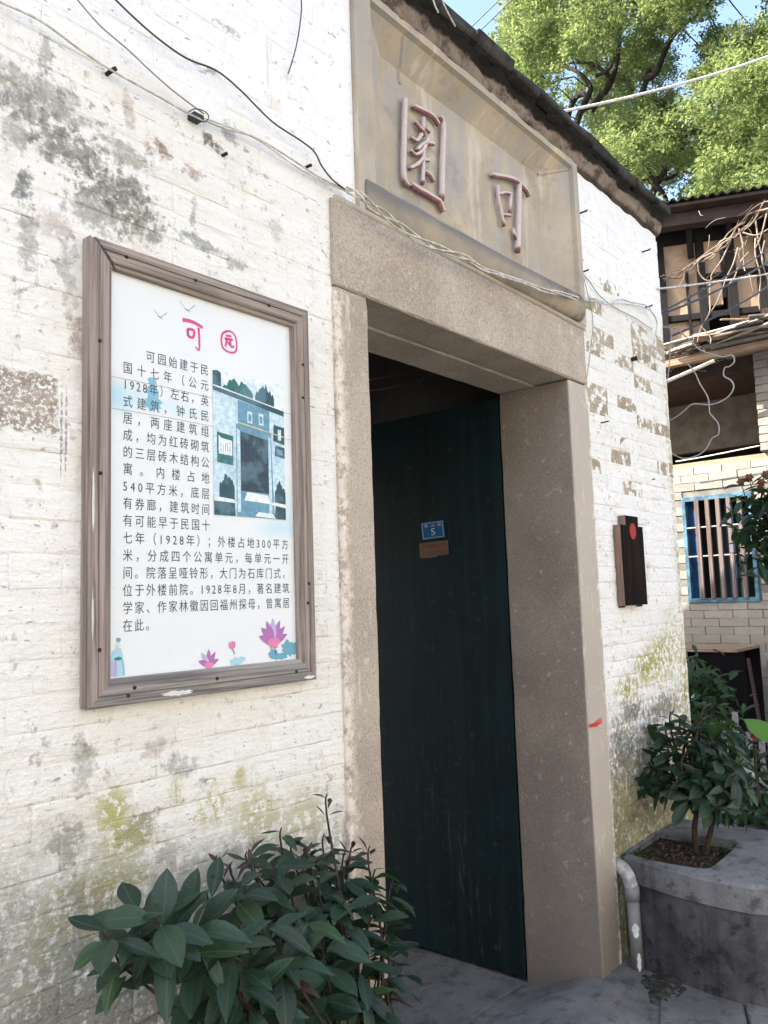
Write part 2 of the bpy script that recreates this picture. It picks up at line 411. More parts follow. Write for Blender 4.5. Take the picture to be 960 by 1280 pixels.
MAT = {}
MAT['paint'] = painted_wall('lime painted brick')
MAT['paint_peeled'] = painted_wall('lime paint peeling from brick', 0.95)
MAT['granite'] = granite('pink granite')
MAT['granite_in'] = granite('pink granite soiled', (.92,.9,.88), 0.7)
MAT['jamb_l'] = jamb_stone('granite jamb with lime smears', 1.67)
MAT['jamb_r'] = jamb_stone('granite jamb with lime smears and painted light at right', 3.262, 0.7, (.60,.585,.575), 1)  # stone tinted dark so the reveal reads shaded; street face painted lighter
MAT['plaster'] = plaster('old tan plaster')
MAT['wood_v'] = wood('weathered frame wood upright', 2, (.16,.125,.108), (.36,.295,.26))
MAT['wood_h'] = wood('weathered frame wood level', 0, (.165,.135,.115), (.37,.31,.27))
MAT['wood_b'] = wood('weathered frame wood grey', 0, (.14,.13,.12), (.34,.315,.29))
MAT['paving'] = concrete('grey paving stone', (.115,.115,.115), (.18,.18,.18), (.05,.05,.05), .5)
MAT['ground'] = concrete('worn concrete ground', (.115,.114,.113), (.20,.198,.195), (.045,.044,.043), .5)
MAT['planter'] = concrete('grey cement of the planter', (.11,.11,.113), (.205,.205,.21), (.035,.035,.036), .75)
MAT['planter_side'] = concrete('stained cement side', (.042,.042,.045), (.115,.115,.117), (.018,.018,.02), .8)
MAT['soil'] = simple('dark soil', (.045,.035,.028), 0.95, .1, .25, 30, .8)
MAT['black_edge'] = concrete('black weathered eave stone', (.022,.022,.02), (.06,.056,.05), (.012,.012,.012), .6, 2.0)
MAT['tile'] = concrete('grey roof tile', (.05,.05,.048), (.11,.105,.10), (.02,.02,.02), .6, 2)
MAT['mortar'] = concrete('decayed eave mortar', (.05,.040,.033), (.19,.155,.125), (.014,.012,.011), .9, 2.6)
MAT['door'] = None
M = NM('dark green painted door', .6, .2)
_st = M.noise(1.0, 4, .6, M.mapv(M.pos(), (30, 30, 1.2)))
c = M.mix(M.ss(_st, .4, .65), (.004,.0125,.0145), (.0075,.019,.021))
c = M.mix(M.mth('MULTIPLY', M.ss(M.noise(26, 5, .7), .60, .70), .35), c, (.10,.085,.055))
_dz = M.sep()[2]
c = M.mix(M.mth('MULTIPLY', M.mth('MULTIPLY', M.ss(M.noise(1.0, 5, .7, M.mapv(M.pos(), (40, 40, 5))), .58, .68), M.ss(_dz, 1.3, .3)), .40), c, (.085,.085,.07))
c = M.mix(M.mth('MULTIPLY', M.ss(M.noise(5, 4, .6), .45, .65), .5), c, (.004,.022,.028))
M.base(c); M.bump(_st, .3, .003); MAT['door'] = M.m
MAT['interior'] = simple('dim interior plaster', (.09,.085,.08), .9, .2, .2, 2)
MAT['beam_dark'] = simple('dark interior timber', (.03,.024,.02), .8, .2, .2, 6)
MAT['iron'] = simple('rusty iron', (.045,.028,.02), .8, .3, .25, 60)
MAT['cable_pale'] = simple('pale weathered cable', (.68,.65,.59), .7, .3, .2, 40)
MAT['cable_grey'] = simple('grey cable', (.33,.32,.30), .6, .3, .1, 40)
MAT['cable_olive'] = simple('dark olive cable', (.07,.07,.045), .6, .3, .1, 40)
MAT['cable_dark'] = simple('black cable', (.03,.032,.045), .5, .4, .1, 40)
MAT['cable_orange'] = simple('orange wire', (.35,.11,.06), .6)
MAT['pipe'] = simple('grey plastic pipe', (.22,.22,.22), .55, .4, .15, 12, .2)
MAT['white_paint'] = simple('white paint smear', (.80,.79,.77), .8)
MAT['red_strip'] = simple('red plastic ribbon', (.62,.03,.02), .35, .5, .05)

# ------------------------------------------------------------------ ground
g = MB(); N = 1
g.add([(-300,-300,-.12),(300,-300,-.12),(300,300,-.12),(-300,300,-.12)], [(0,1,2,3)])
obj('ground', g.mesh('ground'), MAT['ground'], kind='structure')
# concrete apron in and before the doorway, sloping down indoors
g = MB(); nx, ny = 46, 60
xs = [0.6 + (4.3-0.6)*i/nx for i in range(nx+1)]; ys = [-.42 + 2.6*j/ny for j in range(ny+1)]
vs = []
for y in ys:
    for x in xs:
        base = 0.0 if y < 0 else -.085*min(1, y/.30)
        edge = min(1, max(0, (y+.42)/.25))
        hump = .022*math.exp(-((y-.06)/.16)**2) * (.6+.4*math.sin(x*2.1+.4))
        z = base + hump + .010*(mnoise.noise(Vector((x*3.1, y*3.1, .3)))) + .004*mnoise.noise(Vector((x*14, y*14, 2)))
        z = z*edge + (-.03)*(1-edge)
        if y < -.05 and x > 3.3: z = -.02
        vs.append((x, y, z))
fs = [(j*(nx+1)+i, j*(nx+1)+i+1, (j+1)*(nx+1)+i+1, (j+1)*(nx+1)+i) for j in range(ny) for i in range(nx)]
g.add(vs, fs)
obj('doorway_pavement', g.mesh('doorway_pavement', True), MAT['ground'], kind='structure')
# worn threshold slab edge crossing the doorway
tq = MB(); tq.box(1.82, 3.07, .335, .62, -.14, -.079, .010, jit=.003); obj('threshold_stone', tq.mesh('threshold_stone'), MAT['paving'], kind='structure')
# lane paved with cement slabs
pv = MB(); pv.box(-6, 9, -6, -.10, -.11, -.028)
lane = obj('pavement', pv.mesh('pavement'), MAT['planter_side'], kind='structure')
slab_meshes = []
for k in range(6):
    q = MB(); q.box(-.195, .195, -.145, .145, -.03, .03, .006, jit=.004)
    me = q.mesh('paving_slab'); me.materials.append(MAT['paving']); slab_meshes.append(me)
rr = random.Random(3)
cs, sn = math.cos(.35), math.sin(.35)
for i in range(-6, 20):
    for j in range(-9, 9):
        u = (i + (.5 if j % 2 else 0)) * .4; v = j * .3
        x = 2.2 + u*cs - v*sn; y = -1.35 + u*sn + v*cs
        if not (.9 < x < 6.8 and -2.6 < y < -.24): continue
        if x > 3.1 and y > -.62 and x < 4.1: 
            if x > 3.42: continue
        if 4.2 < x < 5.05 and y > -.62: continue
        o = bpy.data.objects.new('paving_slab', rr.choice(slab_meshes))
        _link(o, lane, (x, y, -.030 + rr.uniform(-.003, .003)))
        o.rotation_euler = (rr.uniform(-.008,.008), rr.uniform(-.008,.008), .35 + (math.pi if rr.random() < .5 else 0))
# moss patch by the pipe
ms = MB(); vs = []; nr, na = 14, 40
for i in range(nr+1):
    for k in range(na):
        a = 2*math.pi*k/na; f = i/nr
        rad = f*(.15 + .05*mnoise.noise(Vector((math.cos(a)*2, math.sin(a)*2, 3))))*(1.25 if math.sin(a) < 0 else .9)
        x = 3.20 + math.cos(a)*rad*.9; y = -.19 + math.sin(a)*rad
        h_ = .014*(1-f**3) + .006*mnoise.noise(Vector((x*45, y*45, 0))) + .004*mnoise.noise(Vector((x*110, y*110, 2)))
        vs.append((x, y, (.004 if y > -.25 else -.01) + h_ - .012*f))
ms.add(vs, [(i*na+k, i*na+(k+1) % na, (i+1)*na+(k+1) % na, (i+1)*na+k) for i in range(nr) for k in range(na)])
mo = obj('moss', ms.mesh('moss', True), simple('dark moss', (.075,.074,.066), .95, .1, .3, 40), kind='stuff')
tag(mo, 'dark damp moss and dirt at the foot of the downpipe', 'moss')

gq = MB(); rg = random.Random(91)
for k in range(520):
    x = rg.uniform(2.3, 3.5); y = rg.uniform(-.75, .9)
    if y > -.02 and not 1.85 < x < 3.05: continue
    if y < -.05 and x > 3.2: continue
    z0 = -.022 if y < -.3 else (.004 if y < .0 else .004 - .085*min(1, y/.3)); s_ = rg.uniform(.0015, .005)*(1.6 if rg.random() < .08 else 1)
    gq.add([(x-s_, y, z0), (x+s_, y-s_*.5, z0), (x, y+s_, z0), (x, y, z0+s_)], [(0,1,3),(1,2,3),(2,0,3)])
o = obj('grit', gq.mesh('grit'), simple('grit and crumbs', (.20,.185,.165), .9, .2, .4, 300), kind='stuff'); tag(o, 'small grit and crumbs scattered on the doorway concrete', 'grit')
for k, (x, y, a, lb) in enumerate(((3.21,-.33,.6,'small orange brown dead leaf on the ground beside the planter foot'),(2.95,-.12,2.1,'dry brown leaf lying on the concrete before the right jamb'))):
    q = MB(); q.add([(x + u*.03*math.cos(a) - v*.03*math.sin(a), y + u*.03*math.sin(a) + v*.03*math.cos(a), .006 + h_ - (.02 if y < -.3 else 0)) for u, v, h_ in ((-1,0,.0),(-.4,.4,.006),(.4,.35,.004),(1,0,.003),(.4,-.35,.008),(-.4,-.4,.005))], [(0,1,2,3,4,5)])
    o = obj('fallen_leaf', q.mesh('fallen_leaf'), simple('dead leaf', (.30,.12,.04), .7)); tag(o, lb, 'leaf')

# ------------------------------------------------------------------ gatehouse
gate = thing('gatehouse', 'old white painted brick gatehouse with pink granite doorway and black eave', 'gatehouse', (2.4, .5, 0))
w = MB()
def core(x0, x1, z0, z1, y0=-.0001, y1=.33): w.box(x0, x1, y0, y1, z0, z1)
core(-3.0, 1.665, -.12, 2.66); core(-3.0, 1.78, 2.6602, 3.41); core(3.262, 4.237, -.12, 2.66); core(3.29, 4.237, 2.6602, 3.41)
core(1.7802, 3.2898, 2.665, 3.41, .12, .33)
# side and rear walls of the gate room
w.box(-3.0, -2.8, .3302, 2.4, -.12, 3.41); w.box(4.0, 4.237, .3302, 2.6, -.12, 3.41)
w.box(-3.0, 1.9, 2.4, 2.6, -.12, 3.41); w.box(3.3, 3.9998, 2.4, 2.6, -.12, 3.41); w.box(1.9002, 3.2998, 2.4, 2.6, 2.3, 3.41)
wall = obj('wall', w.mesh('wall'), MAT['paint'], gate)
wi = MB(); wi.box(-2.79, 3.99, .332, 2.39, 3.0, 3.06); obj('ceiling', wi.mesh('ceiling'), MAT['beam_dark'], gate)
wi = MB(); wi.box(3.30, 3.99, .3345, 2.39, -.12, 2.99); wi.box(1.2, 1.60, .3345, 2.39, -.12, 2.99); wi.box(1.61, 3.29, .3345, .37, 2.46, 2.99)
wi.box(1.6, 1.9, 2.36, 2.395, -.12, 2.99); wi.box(1.9, 3.29, 2.36, 2.395, 2.3, 2.99); wi.box(3.08,3.29,2.3,2.395,-.12,2.3)
obj('interior_partition', wi.mesh('interior_partition'), MAT['interior'], gate)
for k in range(5):
    q = MB(); y = .55 + k*.42; q.box(-1, 3.99, y-.04, y+.04, 2.88, 2.999); obj('ceiling_joist', q.mesh('ceiling_joist'), MAT['beam_dark'], gate)

# bricks laid on the core face
BH, PITCH = .0672, .068
def brick_mesh(L, seed, depth=.005):
    r = random.Random(seed); q = MB()
    h = BH/2; l = L/2
    def ring(y, ins, j):
        pts = []
        for sx, sz in ((-1,-1),(1,-1),(1,1),(-1,1)):
            pts.append((sx*(l-ins)+r.uniform(-j,j), y+r.uniform(-.0008,.0008), sz*(h-ins)+r.uniform(-j,j)))
        return pts
    a = ring(.03, 0, .0003); b = ring(.0004, .000, .0004); e_ = r.choice((.004,.006,.009)); c_ = ring(-depth*.72, e_*.55, .0016); d_ = ring(-depth, e_*1.5, .0025)
    q.v = a + b + c_ + d_
    for k in range(3):
        for i in range(4):
            n_ = (i+1) % 4
            q.f.append((k*4+i, k*4+n_, (k+1)*4+n_, (k+1)*4+i)); q.mi.append(0)
    q.f.append((12,13,14,15)); q.mi.append(0)
    return q
BM = {}
for kind_, L in (('s', .2172), ('h', .1072)):
    for k in range(7):
        for dpt in (.0004, .0011, .0022, .0034):
            q = brick_mesh(L, k*13 + (1 if kind_ == 's' else 2), dpt); me = q.mesh('brick', True)
            me.materials.append(MAT['paint']); BM[(kind_, k, dpt)] = (me, q)
cand = []
def lay(x0, x1, z0, z1, right):
    row = 0; z = z0
    while z + BH*.5 < z1:
        r = random.Random(int(z*1000) + (99 if right else 0))
        x = x0 + (0 if row % 2 == 0 else -.05)*(0 if right else 1)
        first = True
        seq = row % 3
        while x < x1 - .04:
            kk = 'h' if (seq % 3 == 0) else 's'; seq += 1
            L = .108 if kk == 'h' else .218
            if x + L > x1 + .012:
                kk = 'h'; L = .108
                if x + L > x1 + .03: break
            cand.append((x + L/2 + r.uniform(-.002,.002), z + PITCH/2 + r.uniform(-.0015,.0015), kk, r.randrange(7), right, r.random()))
            x += L
        z += PITCH; row += 1
lay(-1.6, 1.655, -.02, 3.39, False)
lay(3.272, 4.245, -.02, 3.39, True)
def in_view(x, z):
    v = Vector((x, 0, z)) - Vector((0, -1.5466, 1.5))
    dd = v.dot(fwd)
    if dd <= 0: return False
    px = 480 + 1025.5*v.dot(right)/dd; py = 640 + 1025.5*v.dot(down)/dd
    return -20 < px < 980 and -20 < py < 1300
peel_zone = [(3.35,2.80),(3.45,2.78),(3.5,2.68),(3.62,2.66),(3.75,2.62),(3.88,2.64),(4.0,2.55),(3.9,2.5),(3.45,2.5),(3.4,2.36),(3.52,2.3),(3.6,2.42),(3.75,2.38),(3.8,2.48),(4.05,2.66),(4.15,2.75),(3.9,2.8),(3.6,2.9),(3.42,2.6),(3.9,2.3),(4.1,2.35),(3.7,2.2),(4.12,2.12),(3.6,2.1)]
views = []
rest = MB(); rp = MB()
for cnd in cand:
    x, z, kk, k, right_, rv = cnd
    if not right_ and z > 2.66 and x + .10 > 1.78: pass
    hidden = (.93 < x < 1.50 and 1.36 < z < 2.24)
    d2 = (x*x + 1.5466**2 + (z-1.5)**2)
    size = (1.5466/ d2**.5) / d2 * (1.0 if kk == 's' else .5)
    views.append((size if (in_view(x, z) and not hidden) else 0, cnd))
views.sort(key=lambda t: -t[0])
def is_peeled(x, z, rv):
    return any((x-a)**2/.07**2 + (z-b)**2/.04**2 < 1.0 for a, b in peel_zone) or (3.28 < x < 4.2 and 1.9 < z < 2.85 and rv < .05)
for i, (s_, (x, z, kk, k, right_, rv)) in enumerate(views):
    lump = mnoise.noise(Vector((x*2.3, z*3.1, 5))) + (rv-.5)*.9 + (.45 if right_ and z < 3.0 else 0) + (.30 if z < 1.3 else 0) - (.35 if z > 2.7 else 0)
    dpt = .0004 if lump < .02 else .0011 if lump < .42 else .0022 if lump < .85 else .0034
    me, q = BM[(kk, k, dpt)]
    lift = (rv*7 % 1)*.0007
    pz = right_ and is_peeled(x, z, rv)
    if s_ > 0 and i < 298:
        o = bpy.data.objects.new('brick', me); _link(o, wall, (x, -lift, z)); o.rotation_euler = ((rv*31 % 1 - .5)*.016, 0, (rv*17 % 1 - .5)*.010)
        if pz:
            o.material_slots[0].link = 'OBJECT'; o.material_slots[0].material = MAT['paint_peeled']
    else:
        rest.cur = 1 if pz else 0
        rest.add([(vx+x, vy, vz+z) for vx, vy, vz in q.v], q.f)
obj('brickwork', rest.mesh('brickwork', True), [MAT['paint'], MAT['paint_peeled']], wall, kind='stuff')

# granite doorway
def stone(name, x0, x1, y0, y1, z0, z1, mat, bev=.006, par=gate):
    q = MB(); hx, hy, hz = (x1-x0)/2, (y1-y0)/2, (z1-z0)/2
    # rectangular ring with worn corners, lofted along the long axis in short uneven steps
    long_z = hz > hx; a_, b_ = (hx, hy) if long_z else (hy, hz); Ln = hz if long_z else hx; nseg = int(Ln*2/.035); vs = []
    for i in range(nseg+1):
        t = -Ln + 2*Ln*i/nseg; e = .003 if i in (0, nseg) else 0
        for ci, (sa, sb) in enumerate(((-1,-1),(1,-1),(1,1),(-1,1))):
            w_ = .004 + .006*max(0, mnoise.noise(Vector((t*9, ci*7.3, x0*5)))) + .010*max(0, mnoise.noise(Vector((t*31, ci*3.1, x0*3))) - .30)
            pts = ((sa*(a_-e), sb*(b_-w_-e)), (sa*(a_-w_-e), sb*(b_-e)))
            if ci in (1, 3): pts = pts[::-1] if False else pts
            if sa*sb < 0: pts = pts[::-1]
            for u, v in pts: vs.append((u, v, t) if long_z else (t, u, v))
    fs = [(i*8+k, i*8+(k+1) % 8, (i+1)*8+(k+1) % 8, (i+1)*8+k) for i in range(nseg) for k in range(8)] + [tuple(range(8))[::-1], tuple(nseg*8+k for k in range(8))]
    q.add(vs, fs)
    return obj(name, q.mesh(name), mat, par, ((x0+x1)/2, (y0+y1)/2, (z0+z1)/2))
stone('door_jamb', 1.663, 1.806, -.014, .330, -.12, 2.398, MAT['jamb_l'])
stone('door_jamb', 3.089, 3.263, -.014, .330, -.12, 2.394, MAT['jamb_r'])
stone('lintel', 1.663, 3.262, -.016, .150, 2.401, 2.668, MAT['granite'])
stone('lintel', 1.663, 3.262, .1525, .330, 2.396, 2.668, MAT['granite'])

# plaster surround with inscription
pl = MB()
X0, X1, Z0, Z1 = 1.782, 3.288, 2.669, 3.425          # outer
a0, a1, c0, c1 = 1.862, 3.245, 2.77, 3.395           # opening
i0, i1, k0, k1 = 2.02, 3.078, 2.86, 3.325            # inner panel at Y=.075
yf, yi = -.016, .075
O = [(X0,Z0),(X1,Z0),(X1,Z1),(X0,Z1)]; A = [(a0,c0),(a1,c0),(a1,c1),(a0,c1)]; I = [(i0,k0),(i1,k0),(i1,k1),(i0,k1)]
vs = [(x,.119,z) for x,z in O] + [(x,yf,z) for x,z in O] + [(x,yf,z) for x,z in A] + [(x,yf+.02,z) for x,z in [(a0+.004,c0),(a1-.004,c0),(a1-.004,c1-.004),(a0+.004,c1-.004)]] + [(x,yi,z) for x,z in I]
fs = []
for b in range(4):
    for i in range(4):
        n = (i+1) % 4; fs.append((b*4+i, b*4+n, (b+1)*4+n, (b+1)*4+i))
pl.add(vs, fs)
surround = obj('plaster_surround', pl.mesh('plaster_surround'), MAT['plaster'], gate)
pp = MB(); pp.add([(i0-.01,yi+.0005,k0-.01),(i1+.01,yi+.0005,k0-.01),(i1+.01,yi+.0005,k1+.01),(i0-.01,yi+.0005,k1+.01)], [(0,1,2,3)])
pp.add([(i0-.01,yi+.03,k0-.01),(i1+.01,yi+.03,k0-.01),(i1+.01,yi+.03,k1+.01),(i0-.01,yi+.03,k1+.01)], [(3,2,1,0)])
panel = obj('inscription_panel', pp.mesh('inscription_panel'), MAT['plaster'], gate)
# ribs where the cove was formed
for (xa, xb) in ((2.06, 2.12), (2.33, 2.34), (2.70, 2.70), (2.98, 2.955)):
    q = MB(); q.tube([(xa, yf+.025, c1-.008), (xb, yi-.003, k1+.003)], .011, 5, smooth=0, flat=.45)
    obj('cove_rib', q.mesh('cove_rib'), MAT['plaster'], surround)
q = MB(); q.tube([(a1-.006, yf+.025, c1-.008), (i1, yi-.002, k1)], .010, 5, smooth=0); obj('cove_rib', q.mesh('cove_rib'), MAT['plaster'], surround)
q = MB(); q.tube([(2.115, yi, k1+.003), (2.115, yi, k1-.05)], .008, 5, smooth=0); obj('cove_rib', q.mesh('cove_rib'), MAT['plaster'], surround)
# rounded sill moulding under the panel
q = MB(); n = 60; sec = 10; vs = []; 
for i in range(n+1):
    t = i/n; x = 1.80 + (3.235-1.80)*t
    full = max(0, min(1, (t-.05)/.85))**1.3
    endr = 1.0 if t < .965 else max(.05, math.sqrt(max(0, 1-((t-.965)/.035)**2)))
    cz = 2.728 - .008*math.sin(t*3); st_ = min(1, t/.03)
    hz = (.052+.010*full) * (.6+.4*endr)
    pr = (.010+.036*full)*endr*st_**.5
    for k in range(sec+1):
        a = -math.pi/2 + math.pi*k/sec
        vs.append((x, -.0145 - pr*math.cos(a)**.8 if abs(math.cos(a))>1e-6 else -.0145, cz + hz*math.sin(a) + .0025*mnoise.noise(Vector((x*9, k*.5, 0)))))
fs = [(i*(sec+1)+k, (i+1)*(sec+1)+k, (i+1)*(sec+1)+k+1, i*(sec+1)+k+1) for i in range(n) for k in range(sec)]
fs.append(tuple(range(sec+1))[::-1]); fs.append(tuple(n*(sec+1)+k for k in range(sec+1)))
q.add(vs, fs)
M = NM('soot stained plaster roll', .9, .2)
xx, yy, zz = M.sep()
c = M.mix(M.ss(M.noise(4, 5, .6), .35, .65), (.25,.215,.165), (.36,.30,.225))
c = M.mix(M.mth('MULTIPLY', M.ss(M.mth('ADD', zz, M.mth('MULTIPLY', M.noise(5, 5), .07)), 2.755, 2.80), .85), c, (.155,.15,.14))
c = M.mix(M.mth('MULTIPLY', M.ss(M.noise(7, 5, .65), .42, .6), M.ss(xx, 2.7, 3.2)), c, (.09,.088,.08))
M.base(c); M.bump(M.noise(50, 5), .3, .003)
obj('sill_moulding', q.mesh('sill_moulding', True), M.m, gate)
# cement fillet between lintel and moulding
q = MB(); q.tube([(1.68,-.006,2.668),(2.2,-.008,2.664),(2.7,-.010,2.662),(3.2,-.012,2.655),(3.26,-.004,2.66)], .014, 6, smooth=6); obj('mortar_fillet', q.mesh('mortar_fillet', True), MAT['plaster'], gate)

# characters in relief (read from right to left)
M = NM('mauve limewashed relief', .85, .2)
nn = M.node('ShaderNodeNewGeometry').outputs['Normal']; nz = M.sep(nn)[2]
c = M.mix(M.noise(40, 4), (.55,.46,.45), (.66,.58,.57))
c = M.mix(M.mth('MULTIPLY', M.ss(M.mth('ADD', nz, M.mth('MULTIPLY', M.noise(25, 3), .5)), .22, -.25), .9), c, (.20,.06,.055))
c = M.mix(M.mth('MULTIPLY', M.ss(M.noise(120, 5, .7), .52, .64), .5), c, (.42,.34,.26))
M.base(c); M.bump(M.noise(70, 5, .7), .8, .004)
relief = M.m
def strokes(label, ls):
    o0 = None
    q = MB()
    for pts, r in ls: q.tube(pts, r*.84, 8, smooth=4, flat=1.0)
    return obj('inscribed_character', q.mesh('inscribed_character', True), relief, panel, label=label)
strokes('relief character of a framed box form', [
 ([(2.123,0.058,3.214),(2.112,0.058,3.104),(2.101,0.058,2.984),(2.101,0.058,2.915),(2.122,0.058,2.898)], .0125), ([(2.167,0.058,3.208),(2.223,0.058,3.219),(2.285,0.058,3.224),(2.318,0.058,3.208)], .0125),
 ([(2.326,0.058,3.245),(2.349,0.058,3.215),(2.334,0.058,3.08),(2.318,0.058,2.922)], .0135), ([(2.14,0.058,2.911),(2.185,0.058,2.91),(2.25,0.058,2.911),(2.303,0.058,2.91)], .014), ([(2.298,0.058,2.914),(2.312,0.058,2.898),(2.325,0.058,2.879)], .014),
 ([(2.176,0.06,3.157),(2.198,0.06,3.149),(2.221,0.06,3.144)], .009), ([(2.229,0.06,3.196),(2.225,0.06,3.125)], .009), ([(2.153,0.06,3.088),(2.185,0.06,3.09),(2.215,0.06,3.127)], .009),
 ([(2.183,0.06,3.054),(2.228,0.06,3.099),(2.286,0.06,3.121)], .0095), ([(2.146,0.06,3.038),(2.177,0.06,3.034),(2.226,0.06,3.078),(2.253,0.06,3.131)], .009), ([(2.223,0.06,3.094),(2.218,0.06,3.018),(2.208,0.06,2.94)], .0095),
 ([(2.137,0.06,2.968),(2.185,0.06,3.004),(2.224,0.06,3.044)], .010), ([(2.204,0.06,3.024),(2.252,0.06,3.047)], .009), ([(2.226,0.06,2.994),(2.254,0.06,2.991),(2.276,0.06,2.976)], .011), ([(2.246,0.06,3.164),(2.264,0.06,3.154)], .008)])
strokes('relief character of a hooked form', [
 ([(2.669,0.055,3.153),(2.755,0.055,3.18),(2.857,0.055,3.203),(2.934,0.055,3.191),(2.958,0.055,3.172)], .0135), ([(2.882,0.055,3.199),(2.862,0.055,3.053),(2.839,0.055,2.891)], .0145),
 ([(2.713,0.058,3.128),(2.718,0.058,3.053),(2.747,0.058,2.969)], .010), ([(2.722,0.058,3.094),(2.766,0.058,3.118),(2.817,0.058,3.13)], .010), ([(2.811,0.058,3.128),(2.796,0.058,3.037)], .010), ([(2.745,0.058,3.016),(2.802,0.058,3.036)], .009), ([(2.816,0.058,2.986),(2.837,0.058,2.942)], .008)])

# eave: decayed mortar course, black coping stones, tiles above
q = MB(); nx, ns = 420, 9; vs = []
for i in range(nx+1):
    x = -3.05 + (4.262+3.05)*i/nx
    for k in range(ns+1):
        t = k/ns
        z = 3.405 + .095*t; y = .002 - .040*t - .012*min(1, t*6)
        d_ = mnoise.fractal(Vector((x*7, t*2.5, 1.7)), .8, 2.0, 4)
        y += .024*d_*(.25+t)*(1 if x < 4.15 else max(0, (4.29-x)/.14)); z += (.018*mnoise.noise(Vector((x*9, 4, t))) if k == 0 else 0)
        vs.append((x, min(y, .0), z))
fs = [(i*(ns+1)+k, (i+1)*(ns+1)+k, (i+1)*(ns+1)+k+1, i*(ns+1)+k+1) for i in range(nx) for k in range(ns)]
b = len(vs); vs += [(-3.05,.10,3.405),(4.29,.10,3.405),(-3.05,.10,3.50),(4.29,.10,3.50)]
fs += [(0, b, b+1, nx*(ns+1)), (nx*(ns+1)+0, b+1, b+3, nx*(ns+1)+ns), (ns, nx*(ns+1)+ns, b+3, b+2)]
q.add(vs, fs)
M = NM('decayed eave mortar', .95, .15); xx, yy, zz = M.sep()
n2 = M.noise(9, 6, .7); n3 = M.noise(40, 5, .7)
c = M.mix(M.ss(n2, .36, .56), (.08,.062,.05), (.25,.20,.16)); c = M.mix(M.mth('MULTIPLY', M.ss(n3, .56, .66), .5), c, (.33,.29,.25))
c = M.mix(M.ss(M.mth('ADD', zz, M.mth('MULTIPLY', n2, .06)), 3.490, 3.502), c, (.02,.018,.016))
c = M.mix(M.mth('MULTIPLY', M.ss(M.mth('ADD', zz, M.mth('MULTIPLY', n3, .02)), 3.436, 3.424), .8), c, (.035,.03,.027))
M.base(c); M.bump(M.mth('ADD', n2, n3), .8, .01)
obj('mortar_course', q.mesh('mortar_course', True), M.m, gate)
r = random.Random(12); x = -3.08
while x < 4.28:
    L = r.uniform(.20, .30); L = min(L, 4.315 - x)
    if L < .08: break
    q = MB(); q.box(-L/2+.001, L/2-.001, -.172, .17, -.022, .020, .007, jit=.007)
    obj('coping_stone', q.mesh('coping_stone'), MAT['black_edge'], gate, (x+L/2, .085 + r.uniform(-.008,.008), 3.522 + r.uniform(-.004,.004)))
    x += L
# edge tiles and pitched roof behind
roof = MB()
RD, RZ = 2.4, 1.78  # unseen depth and ridge height, set so the roof shades the timber house
roof.add([(-3.1,-.02,3.56),(4.31,-.02,3.56),(4.31,RD,3.56+RZ),(-3.1,RD,3.56+RZ),(-3.1,2*RD,3.56),(4.31,2*RD,3.56),(-3.1,-.02,3.535),(4.31,-.02,3.535),(4.31,2*RD,3.535),(-3.1,2*RD,3.535)],
         [(0,1,2,3),(3,2,5,4),(6,7,1,0),(7,8,5,2,1),(9,6,0,3,4),(9,8,7,6),(8,9,4,5)])
rf = obj('roof', roof.mesh('roof'), MAT['tile'], gate)
tm = []
for k in range(5):
    t = MB(); vs = []; sg = 6
    for y, rise in ((0, .0), (.20, .006)):
        for s__ in (0, 1):
            for i in range(sg+1):
                a = math.pi*i/sg
                vs.append((-.075*math.cos(a)*(1-.08*s__), y, (.034-.010*s__)*math.sin(a) + rise + r.uniform(-.002,.002)))
    t.add(vs, [(i, i+1, 2*(sg+1)+i+1, 2*(sg+1)+i) for i in range(sg)] + [((sg+1)+i+1, (sg+1)+i, 3*(sg+1)+i, 3*(sg+1)+i+1) for i in range(sg)] + [(i, (sg+1)+i, (sg+1)+i+1, i+1) for i in range(sg)])
    me = t.mesh('roof_tile', True); me.materials.append(MAT['tile']); tm.append(me)
ang = math.atan2(RZ, RD)
for i in range(44):
    for j in range(6):
        if j == 0: continue
        o = bpy.data.objects.new('roof_tile', r.choice(tm)); x = 4.22 - i*.168
        _link(o, rf, (x + r.uniform(-.006,.006), -.075 + j*.17*math.cos(ang) + r.uniform(-.012,.012), 3.545 + (j*.17)*math.sin(ang) + .004*j))
        o.rotation_euler = (ang, 0, r.uniform(-.03,.03))
# door leaves of upright planks
def leaf_door(x, hinge_label):
    b = MB(); b.box(x+.03 if x > 2 else x-.05, x+.05 if x > 2 else x-.03, .335, 1.085, -.07, 2.375)
    leaf = obj('door_leaf', b.mesh('door_leaf'), MAT['door'], gate)
    for k in range(6):
        q = MB(); y0 = .336 + k*.125
        q.box(-.015, .015, .0001, .1249, -1.225, 1.225, .0007, jit=.0002)
        obj('plank', q.mesh('plank'), MAT['door'], leaf, (x+.0155 if x > 2 else x-.0155, y0, 1.153))
    for z_ in (.35, 1.85):
        q = MB(); q.box(x+.051 if x > 2 else x-.085, x+.085 if x > 2 else x-.051, .36, 1.06, z_, z_+.1, .004); obj('ledge', q.mesh('ledge'), MAT['door'], leaf)
    return leaf
door_r = leaf_door(3.086, 'r'); door_l = leaf_door(1.80, 'l')

